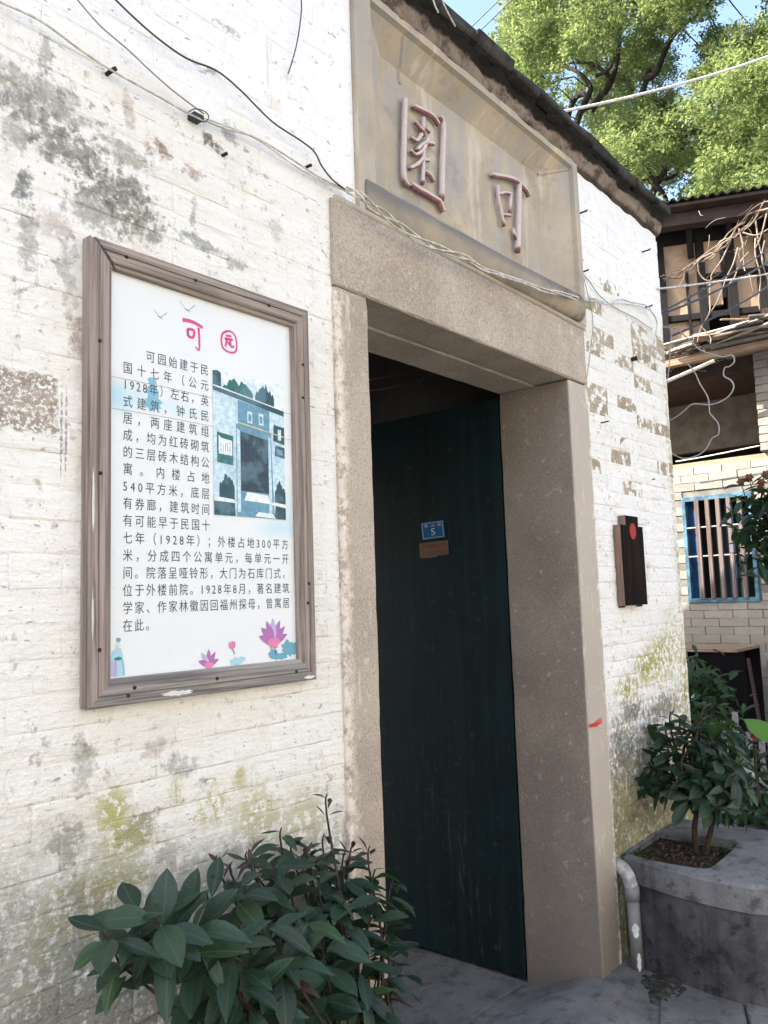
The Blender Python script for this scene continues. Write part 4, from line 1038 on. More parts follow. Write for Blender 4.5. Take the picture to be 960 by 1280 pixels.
# ------------------------------------------------------------------ downpipe
dp = thing('downpipe', 'short grey plastic drain pipe with white paint smears between jamb and planter', 'pipe', (3.34, -.06, 0))
q = MB(); q.tube([(3.252,-.078,.30),(3.256,-.082,.0)], .0255, 16, smooth=0); obj('pipe', q.mesh('pipe', True), MAT['pipe'], dp)
q = MB(); q.tube([(3.252,-.078,.325),(3.252,-.078,.275)], .030, 16, smooth=0); obj('collar', q.mesh('collar', True), MAT['pipe'], dp)
q = MB(); q.tube([(3.30,.03,.392),(3.285,-.02,.385),(3.262,-.060,.362),(3.252,-.078,.318)], .0275, 14, smooth=4); obj('elbow', q.mesh('elbow', True), simple('whitened pipe', (.50,.49,.47), .7, .3, .25, 30), dp)
def pipe_splash(zc, h, a0, wa=.42):
    q = MB(); r = random.Random(int(zc*100)); nr = 12; nc = 6; vs = []
    for i in range(nr+1):
        t = -1 + 2*i/nr; z = zc + h*t; wd = wa*math.sqrt(max(.02, 1-t*t))
        l = a0 - wd*r.uniform(.6,1.15); rr_ = a0 + wd*r.uniform(.6,1.15)
        for k in range(nc+1):
            a = l + (rr_-l)*k/nc; vs.append((3.2535 + .0264*math.cos(a), -.0797 + .0264*math.sin(a), z))
    q.add(vs, [(i*(nc+1)+k, i*(nc+1)+k+1, (i+1)*(nc+1)+k+1, (i+1)*(nc+1)+k) for i in range(nr) for k in range(nc)])
    obj('paint_splash', q.mesh('paint_splash', True), MAT['white_paint'], dp)
pipe_splash(.165, .028, math.radians(210), .6); pipe_splash(.045, .036, math.radians(225), .35)

# ------------------------------------------------------------------ planters
def planter(name, label, outer, hole, zt, zr, soil_z, shift=0.0):
    t = thing(name, label, 'planter', (outer[0][0], outer[0][1], 0))
    cxm = sum(p[0] for p in outer)/len(outer); cym = sum(p[1] for p in outer)/len(outer)
    body = [(cxm + (x-cxm)*.96, cym + (y-cym)*.955) for x, y in outer]
    def ringmesh(O, H, z0, z1, bev=.012):
        q = MB(); n = len(O); mh = len(H)
        # O and H have equal length
        Ob = [(x+(cxm-x)*.03, y+(cym-y)*.03) for x, y in O]
        vs = [(x,y,z0) for x,y in O] + [(x,y,z1-bev) for x,y in O] + [(x,y,z1) for x,y in Ob] + [(x,y,z1) for x,y in H] + [(x,y,z0) for x,y in H]
        vs = [(x, y, z + (.004*mnoise.noise(Vector((x*9,y*9,z*3))))) for x,y,z in vs]
        fs = []
        for b in range(4):
            for i in range(n):
                k = (i+1) % n; fs.append((b*n+i, b*n+k, (b+1)*n+k, (b+1)*n+i))
        for i in range(n):
            k = (i+1) % n; fs.append((4*n+i, 4*n+k, k, i))
        return q.add(vs, fs)
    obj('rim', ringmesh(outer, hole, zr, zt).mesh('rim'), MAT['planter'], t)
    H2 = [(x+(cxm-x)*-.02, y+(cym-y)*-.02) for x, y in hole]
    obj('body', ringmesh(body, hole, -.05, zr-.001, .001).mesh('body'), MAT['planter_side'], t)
    q = MB(); n = len(hole); cx = sum(p[0] for p in hole)/n; cy = sum(p[1] for p in hole)/n
    vs = []; rings = 7
    for k in range(rings+1):
        for x, y in hole:
            f = 1.02*k/rings; X = cx+(x-cx)*f; Y = cy+(y-cy)*f
            vs.append((X, Y, soil_z + .018*mnoise.noise(Vector((X*17, Y*17, 0))) + .012*mnoise.noise(Vector((X*50,Y*50,1)))))
    q.add(vs, [(k*n+i, k*n+(i+1) % n, (k+1)*n+(i+1) % n, (k+1)*n+i) for k in range(rings) for i in range(n)])
    obj('soil', q.mesh('soil'), MAT['soil'], t)
    return t
outer = [(3.318,-.020),(3.305,-.060),(3.285,-.12),(3.252,-.25),(3.232,-.36),(3.228,-.46),(3.232,-.55),(3.255,-.605),(3.31,-.635),(3.45,-.648),(3.70,-.65),(3.90,-.64),(3.98,-.60),(4.00,-.50),(4.00,-.25),(4.00,-.01)]
hole  = [(3.345,-.015),(3.335,-.060),(3.318,-.12),(3.306,-.20),(3.310,-.28),(3.318,-.325),(3.330,-.350),(3.350,-.362),(3.40,-.366),(3.50,-.366),(3.60,-.364),(3.70,-.360),(3.750,-.345),(3.755,-.25),(3.74,-.12),(3.73,-.01)]
planter('concrete_planter', 'grey concrete planter with thick rounded rim beside the right jamb', outer, hole, .422, .322, .388)
q = MB()
for k in range(160):
    a = R.uniform(0, 6.28); x = R.uniform(3.34, 3.72); y = R.uniform(-.34, -.03); s_ = R.uniform(.004,.014)
    q.add([(x-s_,y,.388),(x+s_,y-.4*s_,.388+s_*.8),(x+.3*s_,y+s_,.392),(x-.2*s_,y+.2*s_,.388+s_)], [(0,1,3),(1,2,3),(2,0,3)])
o = obj('leaf_litter', q.mesh('leaf_litter'), simple('dead leaves', (.10,.07,.045), .9, .2, .3, 50), kind='stuff'); tag(o, 'dead leaves and crumbs on the soil of the right planter', 'leaf litter')
# planter at the left, below the frame of the picture, carrying the near shrub
ol = [(.75,-.02),(.75,-.10),(.75,-.2),(.75,-.3),(.75,-.4),(.76,-.48),(.80,-.52),(1.0,-.54),(1.2,-.545),(1.4,-.54),(1.56,-.52),(1.60,-.46),(1.61,-.36),(1.61,-.25),(1.61,-.12),(1.61,-.02)]
ho = [(.82,-.02),(.82,-.10),(.82,-.18),(.82,-.26),(.82,-.34),(.83,-.40),(.86,-.43),(1.0,-.44),(1.2,-.445),(1.38,-.44),(1.47,-.43),(1.51,-.38),(1.52,-.30),(1.52,-.2),(1.52,-.1),(1.52,-.02)]
planter('concrete_planter', 'grey concrete planter left of the doorway holding the near dark leaved shrub', ol, ho, .42, .32, .33)
# low block behind the planter
t_ = MB(); t_.box(-.38, .38, -.16, .16, 0, .36, .012, jit=.004); o = obj('stone_block', t_.mesh('stone_block'), MAT['planter_side'], None, (4.62,-.36,-.05)); o.rotation_euler = (0,-.04,-.2)
tag(o, 'low dark stone block behind the right planter', 'stone block')

# ------------------------------------------------------------------ shrubs with large leaves
def leaf_mesh(L, W, droop, fold, seed):
    r = random.Random(seed); q = MB(); n = 7; vs = []
    for i in range(n+1):
        t = i/n; w_ = W*(math.sin(math.pi*min(1, t*.97+.03)**1.15)**.85) if 0 < i < n else W*.04
        y = L*t; z = -droop*L*t*t + .02*L*math.sin(t*5+seed)
        for s_ in (-1, 0, 1):
            vs.append((s_*w_/2, y, z + abs(s_)*w_*fold + (r.uniform(-.02,.02)*w_ if s_ else 0)))
    q.add(vs, [(i*3+k, i*3+k+1, (i+1)*3+k+1, (i+1)*3+k) for i in range(n) for k in (0, 1)])
    return q
LM = [leaf_mat('dark glossy leaf', (.009,.026,.020), (.032,.068,.040), (.06,.11,.06)), leaf_mat('mid green leaf', (.025,.062,.028), (.045,.10,.035), (.12,.2,.07), .3),
      leaf_mat('young maroon leaf', (.05,.022,.022), (.075,.045,.032), (.10,.05,.04), .25)]
LV = []
for k in range(9):
    for mi in range(3):
        q = leaf_mesh(1.0, R.uniform(.34,.50) if mi < 2 else .26, R.uniform(-.10,.55), R.uniform(.06,.34), k)
        LV.append(q)
leaf_cache = {}
def leaf_data(k, mi, size):
    sz = round(size/.012)*.012
    key = (k, mi, sz)
    if key not in leaf_cache:
        q = LV[k*3+mi]; qq = MB(); qq.add([(a*sz, b*sz, c_*sz) for a, b, c_ in q.v], q.f); me = qq.mesh('leaf', True); me.materials.append(LM[mi]); leaf_cache[key] = me
    return leaf_cache[key]
def put_leaf(t, pos, d, up, k, mi, size):
    d = Vector(d).normalized(); x = d.cross(Vector(up))
    if x.length < .05: x = d.cross(Vector((1,0,0)))
    x.normalize(); z = x.cross(d)
    o = bpy.data.objects.new('leaf', leaf_data(k, mi, size)); _link(o, t, pos)
    o.rotation_euler = Matrix((x, d, z)).transposed().to_euler()
def shrub(t, base, whorls, r, stem_mat, stem_r=.0048):
    cnt = 0; bulk = [MB(), MB(), MB()]
    for (c_, n, size, kind_) in whorls:
        c_ = Vector(c_); b = Vector(base) + Vector((r.uniform(-.05,.05), r.uniform(-.04,.04), 0))
        mid = b.lerp(c_, .5) + Vector((r.uniform(-.05,.05), r.uniform(-.04,.04), .03 + .25*max(0, b.z - c_.z + .1)))
        if kind_ == 'd': ax = Vector((r.uniform(-.3,.3), -.7, -.2))
        else: ax = (c_ - mid).normalized() + Vector((0, -.25, .35))
        ax.normalize()
        q = MB(); q.tube([b, mid, c_ - ax*.04, c_ + ax*.01], stem_r, 5, r1=stem_r*.35, smooth=4); obj('stem', q.mesh('stem', True), stem_mat, t)
        a = ax.orthogonal().normalized(); b2 = ax.cross(a)
        ph = r.uniform(0, 6.28)
        for k in range(n):
            th = ph + k*2.4 ; out = a*math.cos(th) + b2*math.sin(th)
            lift = r.uniform(-.15, .65) if kind_ != 'y' else r.uniform(.3, 1.3)
            d = out + ax*lift + Vector((0,0,-.18 if kind_ != 'y' else 0))
            mi = 2 if kind_ == 'y' else (2 if r.random() < .025 else (1 if r.random() < .08 else 0))
            sz = size*r.uniform(.7, 1.1)*(.6 if kind_ == 'y' else 1)
            p = c_ - ax*(.010*k*r.uniform(.6,1.4)) + out*.006
            vk = r.randrange(9); up_ = ax + Vector((r.uniform(-.5,.5),-.15,.35)); cnt += 1
            # leaves nearest the viewer are single parts; the deepest ones in the bush are joined
            if cnt <= 300: put_leaf(t, p, d, up_, vk, mi, sz)
            else:
                dd = d.normalized(); xx_ = dd.cross(up_).normalized(); zz_ = xx_.cross(dd); mt_ = Matrix((xx_, dd, zz_)).transposed()
                bulk[mi].add([p + mt_ @ (Vector(v)*sz) for v in LV[vk*3+mi].v], LV[vk*3+mi].f)
    for k_, bm_ in enumerate(bulk):
        if bm_.v: obj('inner_foliage', bm_.mesh('inner_foliage', True), LM[k_], t, kind='stuff')
    return cnt
stem_m = simple('brown bark of the shrub', (.06,.045,.035), .85, .2, .2, 60)
sh = thing('leafy_shrub', 'dark glossy broad leaved shrub in front of the wall left of the doorway', 'shrub', (1.40, -.26, .34))
WH = [((0.87,-0.29,0.969),8,0.120,'n'),((0.862,-0.24,0.974),6,0.108,'n'),((0.944,-0.27,0.931),6,0.112,'n'),((1.121,-0.21,0.933),7,0.108,'n'),((1.084,-0.16,0.922),5,0.096,'n'),
      ((1.264,-0.16,0.929),7,0.104,'n'),((1.338,-0.1,0.979),5,0.084,'n'),((1.497,-0.08,0.924),6,0.080,'n'),((1.508,-0.14,0.862),8,0.096,'n'),((1.59,-0.16,0.831),7,0.100,'n'),((1.369,-0.19,0.872),8,0.104,'n'),
      ((1.392,-0.24,0.833),8,0.104,'n'),((1.231,-0.26,0.868),8,0.108,'n'),((1.112,-0.29,0.883),8,0.116,'n'),((1.016,-0.3,0.884),8,0.116,'n'),((0.958,-0.27,0.876),6,0.112,'n'),((1.499,-0.22,0.762),8,0.108,'n'),
      ((1.275,-0.29,0.801),9,0.112,'n'),((1.124,-0.32,0.813),9,0.116,'n'),((1.407,-0.27,0.717),9,0.116,'n'),((1.026,-0.32,0.805),8,0.116,'n'),((1.25,-0.3,0.708),9,0.116,'n'),((1.427,-0.26,0.623),8,0.112,'n'),
      ((1.14,-0.3,0.705),7,0.112,'n'),((1.588,-0.18,0.661),6,0.096,'n'),((1.716,-0.11,0.762),5,0.088,'n'),((1.02,-0.24,0.777),5,0.112,'n'),((1.381,-0.24,0.569),7,0.112,'n'),((0.974,-0.27,0.754),4,0.104,'n'),
      ((1.512,-0.08,1.017),4,.085,'y'),((1.642,-0.1,0.865),4,.10,'y'),((1.175,-0.12,0.945),4,.09,'y'),((1.145,-0.11,0.967),3,.08,'y'),((1.379,-0.13,0.92),5,.10,'y'),((1.565,-0.11,0.89),4,.09,'y'),((1.237,-0.1,0.951),3,.08,'y'),((1.411,-0.11,0.9),4,.12,'y')]
WH += [((0.808,-0.24,0.958),6,.11,'n'),((0.843,-0.22,0.902),5,.11,'n'),((1.228,-0.14,0.864),6,.10,'n'),((1.305,-0.2,0.759),7,.11,'n'),((1.549,-0.1,0.801),6,.095,'n'),((1.684,-0.12,0.704),6,.10,'n'),((1.19,-0.2,0.781),7,.11,'n'),((1.584,-0.16,0.584),7,.11,'n'),((1.676,-0.16,0.57),5,.10,'n'),((1.057,-0.2,0.796),5,.11,'n'),((1.349,-0.14,0.679),6,.11,'n')]
ri = random.Random(55)
inner = [((1.105,-0.1,0.794),8,.12,'n'),((1.229,-0.08,0.798),8,.12,'n'),((1.333,-0.07,0.834),8,.11,'n'),((1.473,-0.06,0.848),8,.11,'n'),((1.589,-0.06,0.856),7,.10,'n'),((1.654,-0.08,0.764),8,.11,'n'),((1.511,-0.1,0.714),8,.12,'n'),((1.353,-0.1,0.764),8,.12,'n'),((1.233,-0.1,0.718),8,.12,'n'),((1.452,-0.1,0.625),8,.12,'n'),((1.648,-0.08,0.628),8,.12,'n'),((1.721,-0.1,0.629),6,.11,'n'),((1.324,-0.1,0.602),8,.12,'n'),((1.56,-0.1,0.512),8,.12,'n'),((1.15,-0.12,0.689),7,.12,'n'),((1.389,-0.08,0.937),6,.10,'n'),((1.26,-0.1,0.911),6,.10,'n')]
WH.sort(key=lambda w_: (Vector(w_[0]) - Vector((0,-1.5466,1.5))).length)
WH = WH + inner
WH = [(p, n+2 if kd == 'n' else n+1, sz*(.86 if kd == 'n' else .85), kd) for p, n, sz, kd in WH]
nleaf = shrub(sh, (1.40, -.26, .34), WH, random.Random(21), stem_m)
sh2 = thing('leafy_shrub', 'smaller dark green shrub with two thin trunks growing in the right planter', 'shrub', (3.62, -.20, .36))
c2 = []
r = random.Random(33)
for (px_y) in [(3.62,-0.032,0.738),(3.62,-0.121,0.815),(3.6,0.008,0.668),(3.55,-0.106,0.673),(3.65,-0.17,0.918),(3.7,-0.086,0.905),(3.6,-0.246,0.862),(3.55,-0.222,0.752),(3.6,-0.281,0.782),(3.65,-0.312,0.844),(3.6,-0.364,0.79),(3.55,-0.298,0.695),(3.55,-0.372,0.687),
               (3.6,-0.151,0.635),(3.6,-0.401,0.729),(3.7,-0.223,0.932),(3.7,-0.309,0.92),(3.75,-0.016,0.822),(3.5,-0.238,0.632),(3.7,0.086,0.695),(3.7,-0.369,0.841),(3.5,-0.366,0.617),(3.7,-0.407,0.778),(3.7,-0.431,0.665),(3.6,-0.415,0.618),(3.75,0.064,0.761),(3.8,-0.328,0.926)]:
    c2.append((px_y, r.choice((8,9,10)), .118, 'n'))
c2 += [((3.7,-0.111,0.953),3,.07,'y'),((3.7,-0.262,0.986),3,.08,'y')]
shrub(sh2, (3.60, -.20, .60), c2, r, stem_m, .008)
q = MB(); q.tube([(3.62,-0.216,0.358), (3.6,-0.219,0.494), (3.6,-0.242,0.613), (3.6,-0.192,0.723)], .014, 7, r1=.008); q.tube([(3.6,-0.25,0.359), (3.6,-0.286,0.488), (3.6,-0.316,0.59), (3.6,-0.321,0.737)], .013, 7, r1=.007)
obj('trunk', q.mesh('trunk', True), stem_m, sh2)

# ------------------------------------------------------------------ timber house behind
house = thing('timber_house', 'dilapidated two storey timber and brick house behind the gatehouse', 'house', (7.5, 1.0, 0))
HB = {}
M = NM('pale painted brick of the house', .9, .2); n1 = M.noise(4, 5); n2 = M.noise(25, 5, .7)
c = M.mix(M.rnd(), (.175,.17,.155), (.22,.21,.19)); c = M.mix(M.mth('MULTIPLY', M.ss(n2, .52, .66), .5), c, (.20,.18,.15)); c = M.mix(M.mth('MULTIPLY', M.ss(n1, .5, .6), .4), c, (.28,.275,.26)); M.base(c); M.bump(n2, .5, .01); hb = M.m
hm = simple('house mortar', (.16,.155,.14), .9)
beige = NM('stained beige infill panel', .9, .2); n1 = beige.noise(3, 5, .6); beige.base(beige.mix(beige.ss(n1, .4, .62), (.25,.175,.12), (.40,.29,.20))); beige.bump(beige.noise(30, 4), .3, .01); beige = beige.m
dk = simple('blackened timber', (.010,.009,.009), .8, .2, .2, 5); brn = simple('dark red brown painted timber', (.045,.027,.023), .7, .3, .2, 6)
# ground storey wall in the plane X=7.5 with a window opening
w = MB(); XW = 7.5
WY0, WY1, WZ0, WZ1 = .515, 1.115, 1.395, 2.330
w.box(XW, XW+.22, -3.0, WY0, -.12, 2.60); w.box(XW, XW+.22, WY1, 5.0, -.12, 2.60); w.box(XW, XW+.22, WY0, WY1, -.12, WZ0); w.box(XW, XW+.22, WY0, WY1, WZ1, 2.60)
hw = obj('wall', w.mesh('wall'), hm, house)
bms = []
for k in range(6):
    q = MB(); q.box(-.010, .02, -.122, .122, -.0352, .0352, .003, jit=.003); me = q.mesh('brick'); me.materials.append(hb); bms.append(me)
    q = MB(); q.box(-.010, .02, -.056, .056, -.034, .034, .004, jit=.003); me = q.mesh('brick'); me.materials.append(hb); bms.append(me)
r = random.Random(5); z = .2; row = 0; nb = 0
while z < 2.58:
    y = -.62 + (0 if row % 2 else .12)
    while y < 1.9:
        inside = (WY0-.05 < y < WY1+.05 and WZ0-.04 < z < WZ1+.04)
        if not inside and y > -.45 or (z > 1.0 and y > -.6 and not inside):
            if nb < 290:
                o = bpy.data.objects.new('brick', bms[r.randrange(3)*2]); _link(o, hw, (XW + r.uniform(-.003,.003), y, z)); nb += 1
        y += .248
    z += .072; row += 1
# window
win = obj('window', (lambda q: (q.box(XW-.02, XW+.05, WY0-.005, WY0+.028, WZ0, WZ1, .003), q.box(XW-.02, XW+.05, WY1-.028, WY1+.005, WZ0, WZ1, .003), q.box(XW-.021, XW+.05, WY0-.006, WY1+.006, WZ1-.03, WZ1+.012, .003), q.box(XW-.021, XW+.05, WY0-.006, WY1+.006, WZ0-.012, WZ0+.03, .003), q)[-1])(MB()).mesh('window'), simple('pale blue weathered paint', (.07,.17,.25), .7, .3, .3, 14), house)
barm = wood('worn red brown window bar', 2, (.07,.036,.026), (.12,.095,.09), (.17,.26,.34), .7, .5)
for k in range(5):
    y = .985 - k*.0925
    q = MB(); q.box(XW-.03, XW+.0, y-.019, y+.019, WZ0+.02, WZ1-.02, .004); obj('window_bar', q.mesh('window_bar'), barm, win)
for z in (1.80, 2.06):
    q = MB(); q.tube([(XW-.012, WY0+.02, z), (XW-.012, WY1-.02, z)], .007, 8, smooth=0); obj('cross_rod', q.mesh('cross_rod'), simple('pale iron rod', (.30,.31,.31), .6), win)
shb = simple('blue painted shutter', (.015,.07,.19), .6, .3, .2, 8)
for (ya, yb) in ((1.0,1.10),(.70,.765)):
    q = MB(); q.box(XW+.052, XW+.075, ya, yb, WZ0+.02, WZ1-.02, .003); obj('shutter', q.mesh('shutter'), shb, win)
q = MB(); q.box(XW+.20, XW+.215, WY0-.1, WY1+.1, WZ0-.1, WZ1+.1); obj('dark_pane', q.mesh('dark_pane'), simple('dark room behind the window', (.012,.02,.016), .9), win)
# void storey between: recessed inner wall, dark soffit strip, beam
q = MB(); q.box(XW+.9, XW+1.0, -1.2, 4.8, 2.9, 3.75); obj('inner_wall', q.mesh('inner_wall'), simple('dim grey inner wall', (.13,.12,.11), .9), house)
q = MB(); q.box(XW+.02, XW+1.3, -1.2, 4.8, 2.6, 2.66); obj('floor_slab', q.mesh('floor_slab'), simple('floor edge', (.35,.24,.17), .85), house)
q = MB(); q.box(XW-.04, XW+1.3, -1.2, 4.8, 3.40, 3.56, .005); obj('beam', q.mesh('beam'), brn, house)
q = MB(); q.box(XW+1.2, XW+1.3, -1.2, 4.8, 2.66, 3.5); obj('rear_wall', q.mesh('rear_wall'), dk, house)
# brick pillar at the right
pil = MB(); pil.box(XW-.07, XW+.3, -.2, .385, 2.661, 3.80); pl_o = obj('pillar', pil.mesh('pillar'), hm, house)
z = 2.70; row = 0
while z < 3.78:
    for y in ((.27, .04) if row % 2 else (.33, .16, -.08)):
        me = bms[0] if y != .33 else bms[1]
        o = bpy.data.objects.new('brick', me); _link(o, pl_o, (XW-.075 + r.uniform(-.004,.004), y if y != .33 else .33, z))
    z += .072; row += 1
# upper storey, its face turned away from the wall plane
UA = Vector((7.5, 1.25, 0)); UD = Vector((.407, -.914, 0)); UN = Vector((-.914, -.407, 0))
rotU = Matrix((( UD.x, -UN.x, 0, UA.x), (UD.y, -UN.y, 0, UA.y), (0, 0, 1, 0), (0, 0, 0, 1)))
def ubox(name, s0, s1, d0, d1, z0, z1, mat, par=house, bev=.004):
    q = MB(); q.box(s0, s1, d0, d1, z0, z1, bev, rot=rotU); return obj(name, q.mesh(name), mat, par)
ubox('infill_panel', -2.0, .43, .04, .10, 3.70, 4.86, beige); ubox('infill_panel', .43, .62, .05, .10, 4.15, 4.86, beige); ubox('infill_panel', .70, 2.4, .04, .10, 3.70, 4.86, beige)
ubox('dark_opening', .43, .70, .30, .32, 3.70, 4.3, dk)
for (s0, s1) in ((-.62,-.55),(.03,.12),(.405,.475),(.66,.74),(.92,.99),(1.35,1.43)): ubox('post', s0, s1, -.03, .12, 3.60, 4.87, dk)
ubox('post', .30, .325, -.01, .06, 3.72, 4.5, dk)
ubox('rail', -2.0, 2.4, -.01, .07, 4.02, 4.08, dk); ubox('rail', .93, 2.4, -.07, .0, 3.93, 4.03, brn); ubox('rail', .47, 2.4, -.005, .06, 4.40, 4.45, dk)
ubox('eave_beam', -2.2, 2.6, -.30, -.20, 4.83, 4.95, brn); ubox('wall_plate', -2.2, 2.6, -.02, .14, 4.78, 4.90, dk)
for k, s0 in enumerate((-.9,-.45,.0,.33,.68,1.05,1.4,1.8)):
    q = MB(); q.tube([rotU @ Vector((s0, -.22, 4.90)), rotU @ Vector((s0+.03, .0, 4.62))], .03, 5, smooth=0); obj('brace', q.mesh('brace'), dk, house)
# roof: corrugated sheet on boards
ubox('roof_board', -2.4, 2.8, -.42, 2.6, 4.955, 4.985, brn, bev=.003)
q = MB(); nn_ = 300; vs = []
for i in range(nn_+1):
    s = -2.4 + 5.2*i/nn_; z = 5.005 + .014*math.sin(s*2*math.pi/.085)
    vs += [tuple(rotU @ Vector((s, -.46, z))), tuple(rotU @ Vector((s, .5, z+.22)))]
q.add(vs, [(2*i, 2*i+2, 2*i+3, 2*i+1) for i in range(nn_)]); rt_ = obj('corrugated_sheet', q.mesh('corrugated_sheet', True), simple('pale corrugated sheet', (.40,.36,.30), .7, .3, .3, 9), house)
r = random.Random(8)
for k in range(26):
    s = -2.2 + k*.19; q = MB(); L = r.uniform(.16,.26)
    q.box(-L/2, L/2, -.25, .35, -.012, .012, .003, jit=.006)
    o = obj('roof_slab', q.mesh('roof_slab'), simple('mossy brown roof slab', r.choice(((.09,.075,.065),(.06,.055,.05),(.13,.085,.07))), .85) if k < 3 else bpy.data.materials[r.choice(('mossy brown roof slab','mossy brown roof slab.001','mossy brown roof slab.002'))], house)
    p = rotU @ Vector((s, -.02, 5.075 + r.uniform(-.006,.012))); WO[o.name] = p; o.location = p - WO[house.name]
    o.rotation_euler = (.22, r.uniform(-.05,.05), math.atan2(UD.y, UD.x) + r.uniform(-.06,.06))
# collapsed lean-to canopy with debris
cano = thing('collapsed_canopy', 'collapsed lean-to canopy of old boards and debris against the timber house', 'canopy', (7.2, .8, 3.5))
bd = [wood('bleached board', 1, (.30,.27,.23), (.48,.44,.38), (.1,.09,.08), .85), wood('grey old board', 1, (.12,.11,.10), (.24,.22,.20), (.05,.05,.05), .85), wood('brown old board', 1, (.15,.10,.07), (.28,.20,.14), (.05,.04,.03), .85)]
r = random.Random(17)
for k in range(34):
    y = .55 - k*.030 + r.uniform(-.1,.1); L = r.uniform(.35, 1.0)
    q = MB(); q.box(-.04, .04, -L/2, L/2, -.007, .007, .002, jit=.003)
    o = obj('board', q.mesh('board'), bd[r.choice((0,0,1,2))], cano); p = Vector((7.02 + r.uniform(-.12,.2), y, 3.60 + r.uniform(-.05,.06)))
    o.location = p - WO[cano.name]; o.rotation_euler = (r.uniform(-.10,.10), r.uniform(-.4,.4), r.uniform(-.5,.5))
for k in range(12):
    y = 1.15 - .05*k; L = r.uniform(.3,.7)
    q = MB(); q.box(-.05, .05, -L/2, L/2, -.01, .01, .002, jit=.004)
    o = obj('board', q.mesh('board'), bd[r.choice((1,1,0))], cano); p = Vector((7.25 + r.uniform(-.1,.12), y, 3.60 + r.uniform(-.05,.05)))
    o.location = p - WO[cano.name]; o.rotation_euler = (r.uniform(-.12,.12), r.uniform(-.4,.4), r.uniform(-.7,.7))
q = MB()
for k in range(1500):
    x = 7.25 + r.uniform(-.18,.2); y = r.uniform(.55, 1.5); z = 3.60 + r.gauss(0,.04); a = r.uniform(0,6.28); L = r.uniform(.03,.12); e = r.uniform(-.3,.3)
    d = Vector((math.cos(a), math.sin(a), e))*L; n_ = Vector((-math.sin(a), math.cos(a), 0))*.005
    p = Vector((x,y,z)); q.add([p-n_, p+n_, p+d+n_*.6, p+d-n_*.6+Vector((0,0,.004))], [(0,1,2,3)])
obj('straw_debris', q.mesh('straw_debris'), simple('pale straw and twigs', (.42,.39,.35), .85, .2, .35, 60), cano, kind='stuff')
q = MB(); q.tube([(7,1.001,3.319), (7,0.584,3.416)], .022, 6, smooth=0, flat=.6); obj('pale_plank', q.mesh('pale_plank'), simple('bleached plank', (.62,.58,.50), .7), cano)
q = MB(); q.box(7.05, 7.13, -.2, 1.6, 3.46, 3.52, .004); obj('bearer', q.mesh('bearer'), bd[2], cano)
q = MB(); q.box(7.02, 7.6, -.9, .62, 3.53, 3.56, .003); obj('deck', q.mesh('deck'), bd[1], cano)

# dark cabinet leaning against the house
cab = thing('old_cabinet', 'black open cabinet with brown top board standing before the house wall', 'cabinet', (7.0, .8, 0))
q = MB(); q.box(6.72, 7.35, .50, 1.7, 1.005, 1.03, .003); obj('top_board', q.mesh('top_board'), wood('brown top board', 1, (.12,.08,.06), (.28,.20,.15)), cab)
blk = simple('black lacquer board', (.006,.005,.007), .8, .05)
q = MB(); q.box(6.74, 6.77, .46, .82, -.12, 1.004, .003); obj('side_board', q.mesh('side_board'), blk, cab)
q = MB(); q.box(7.30, 7.33, .50, 1.68, -.12, 1.004, .003); obj('back_board', q.mesh('back_board'), blk, cab)
q = MB(); q.box(6.76, 7.29, 1.62, 1.65, -.12, 1.004, .003); obj('side_board', q.mesh('side_board'), blk, cab)
q = MB(); q.tube([(6.9,.97,1.0),(6.9,.93,.62)], .016, 6, smooth=0); o = obj('white_post', q.mesh('white_post'), flat('white post', (.6,.6,.6))); tag(o, 'short white post standing in the opening of the black cabinet', 'post')
q = MB(); q.tube([(6.6,0.387,0.972), (6.6,0.338,0.488), (6.6,0.347,0.167)], .014, 6, smooth=0); o = obj('leaning_stick', q.mesh('leaning_stick'), brn); tag(o, 'thin dark stick leaning beside the black cabinet', 'stick')

# ------------------------------------------------------------------ overhead cables at the right
def span(label, a, b, sag, r_, mat):
    a = Vector(a); b = Vector(b); pts = [a.lerp(b, t/10) - Vector((0,0,sag*4*(t/10)*(1-t/10))) for t in range(11)]
    return cable(label, pts, r_, mat, name='overhead_cable')
span('pale thick cable rising from the eave across the tree', (3.809,0.35,4.061), (7,-0.507,5.861), .06, .008, 'cable_pale')
span('thin black cable in the sky, upper of two', (9,4.465,9.16), (9,3.159,9.617), .0, .008, 'cable_dark')
span('thin black cable in the sky, lower of two', (9,4.474,8.972), (9,3.047,9.499), .0, .008, 'cable_dark')
span('pale yellowish cable crossing before the upper storey', (4.19,-0.01,3.095), (6,-0.33,3.66), .01, .0055, 'cable_pale')
span('upper dark cable fanning from the wall corner to the right', (4.246,0.02,2.981), (6,-0.353,3.949), .03, .0055, 'cable_dark')
span('middle dark cable fanning from the wall corner to the right', (4.295,0.03,2.987), (6,-0.345,3.854), .04, .0065, 'cable_dark')
span('lowest dark cable fanning from behind the wall corner', (4.347,0.05,2.866), (5.5,-0.433,3.505), .04, .0065, 'cable_dark')
cable('grey looped cable hanging from the corner in big curls', [(4.45,0.083,2.971),(4.45,0.029,2.962),(4.45,-0.013,2.929),(4.45,-0.07,2.861),(4.45,-0.122,2.795),(4.45,-0.182,2.755),(4.45,-0.235,2.73),(4.45,-0.284,2.728),(4.45,-0.293,2.692),(4.45,-0.267,2.671),(4.45,-0.242,2.668),(4.45,-0.235,2.626),(4.45,-0.27,2.593),(4.45,-0.279,2.552),(4.45,-0.247,2.51),(4.45,-0.196,2.489),(4.45,-0.141,2.486),(4.45,-0.062,2.505),(4.45,-0.011,2.474),(4.45,0.057,2.441),(4.45,0.138,2.441),(4.45,0.199,2.488)], .0040, 'cable_grey', name='looped_cable')
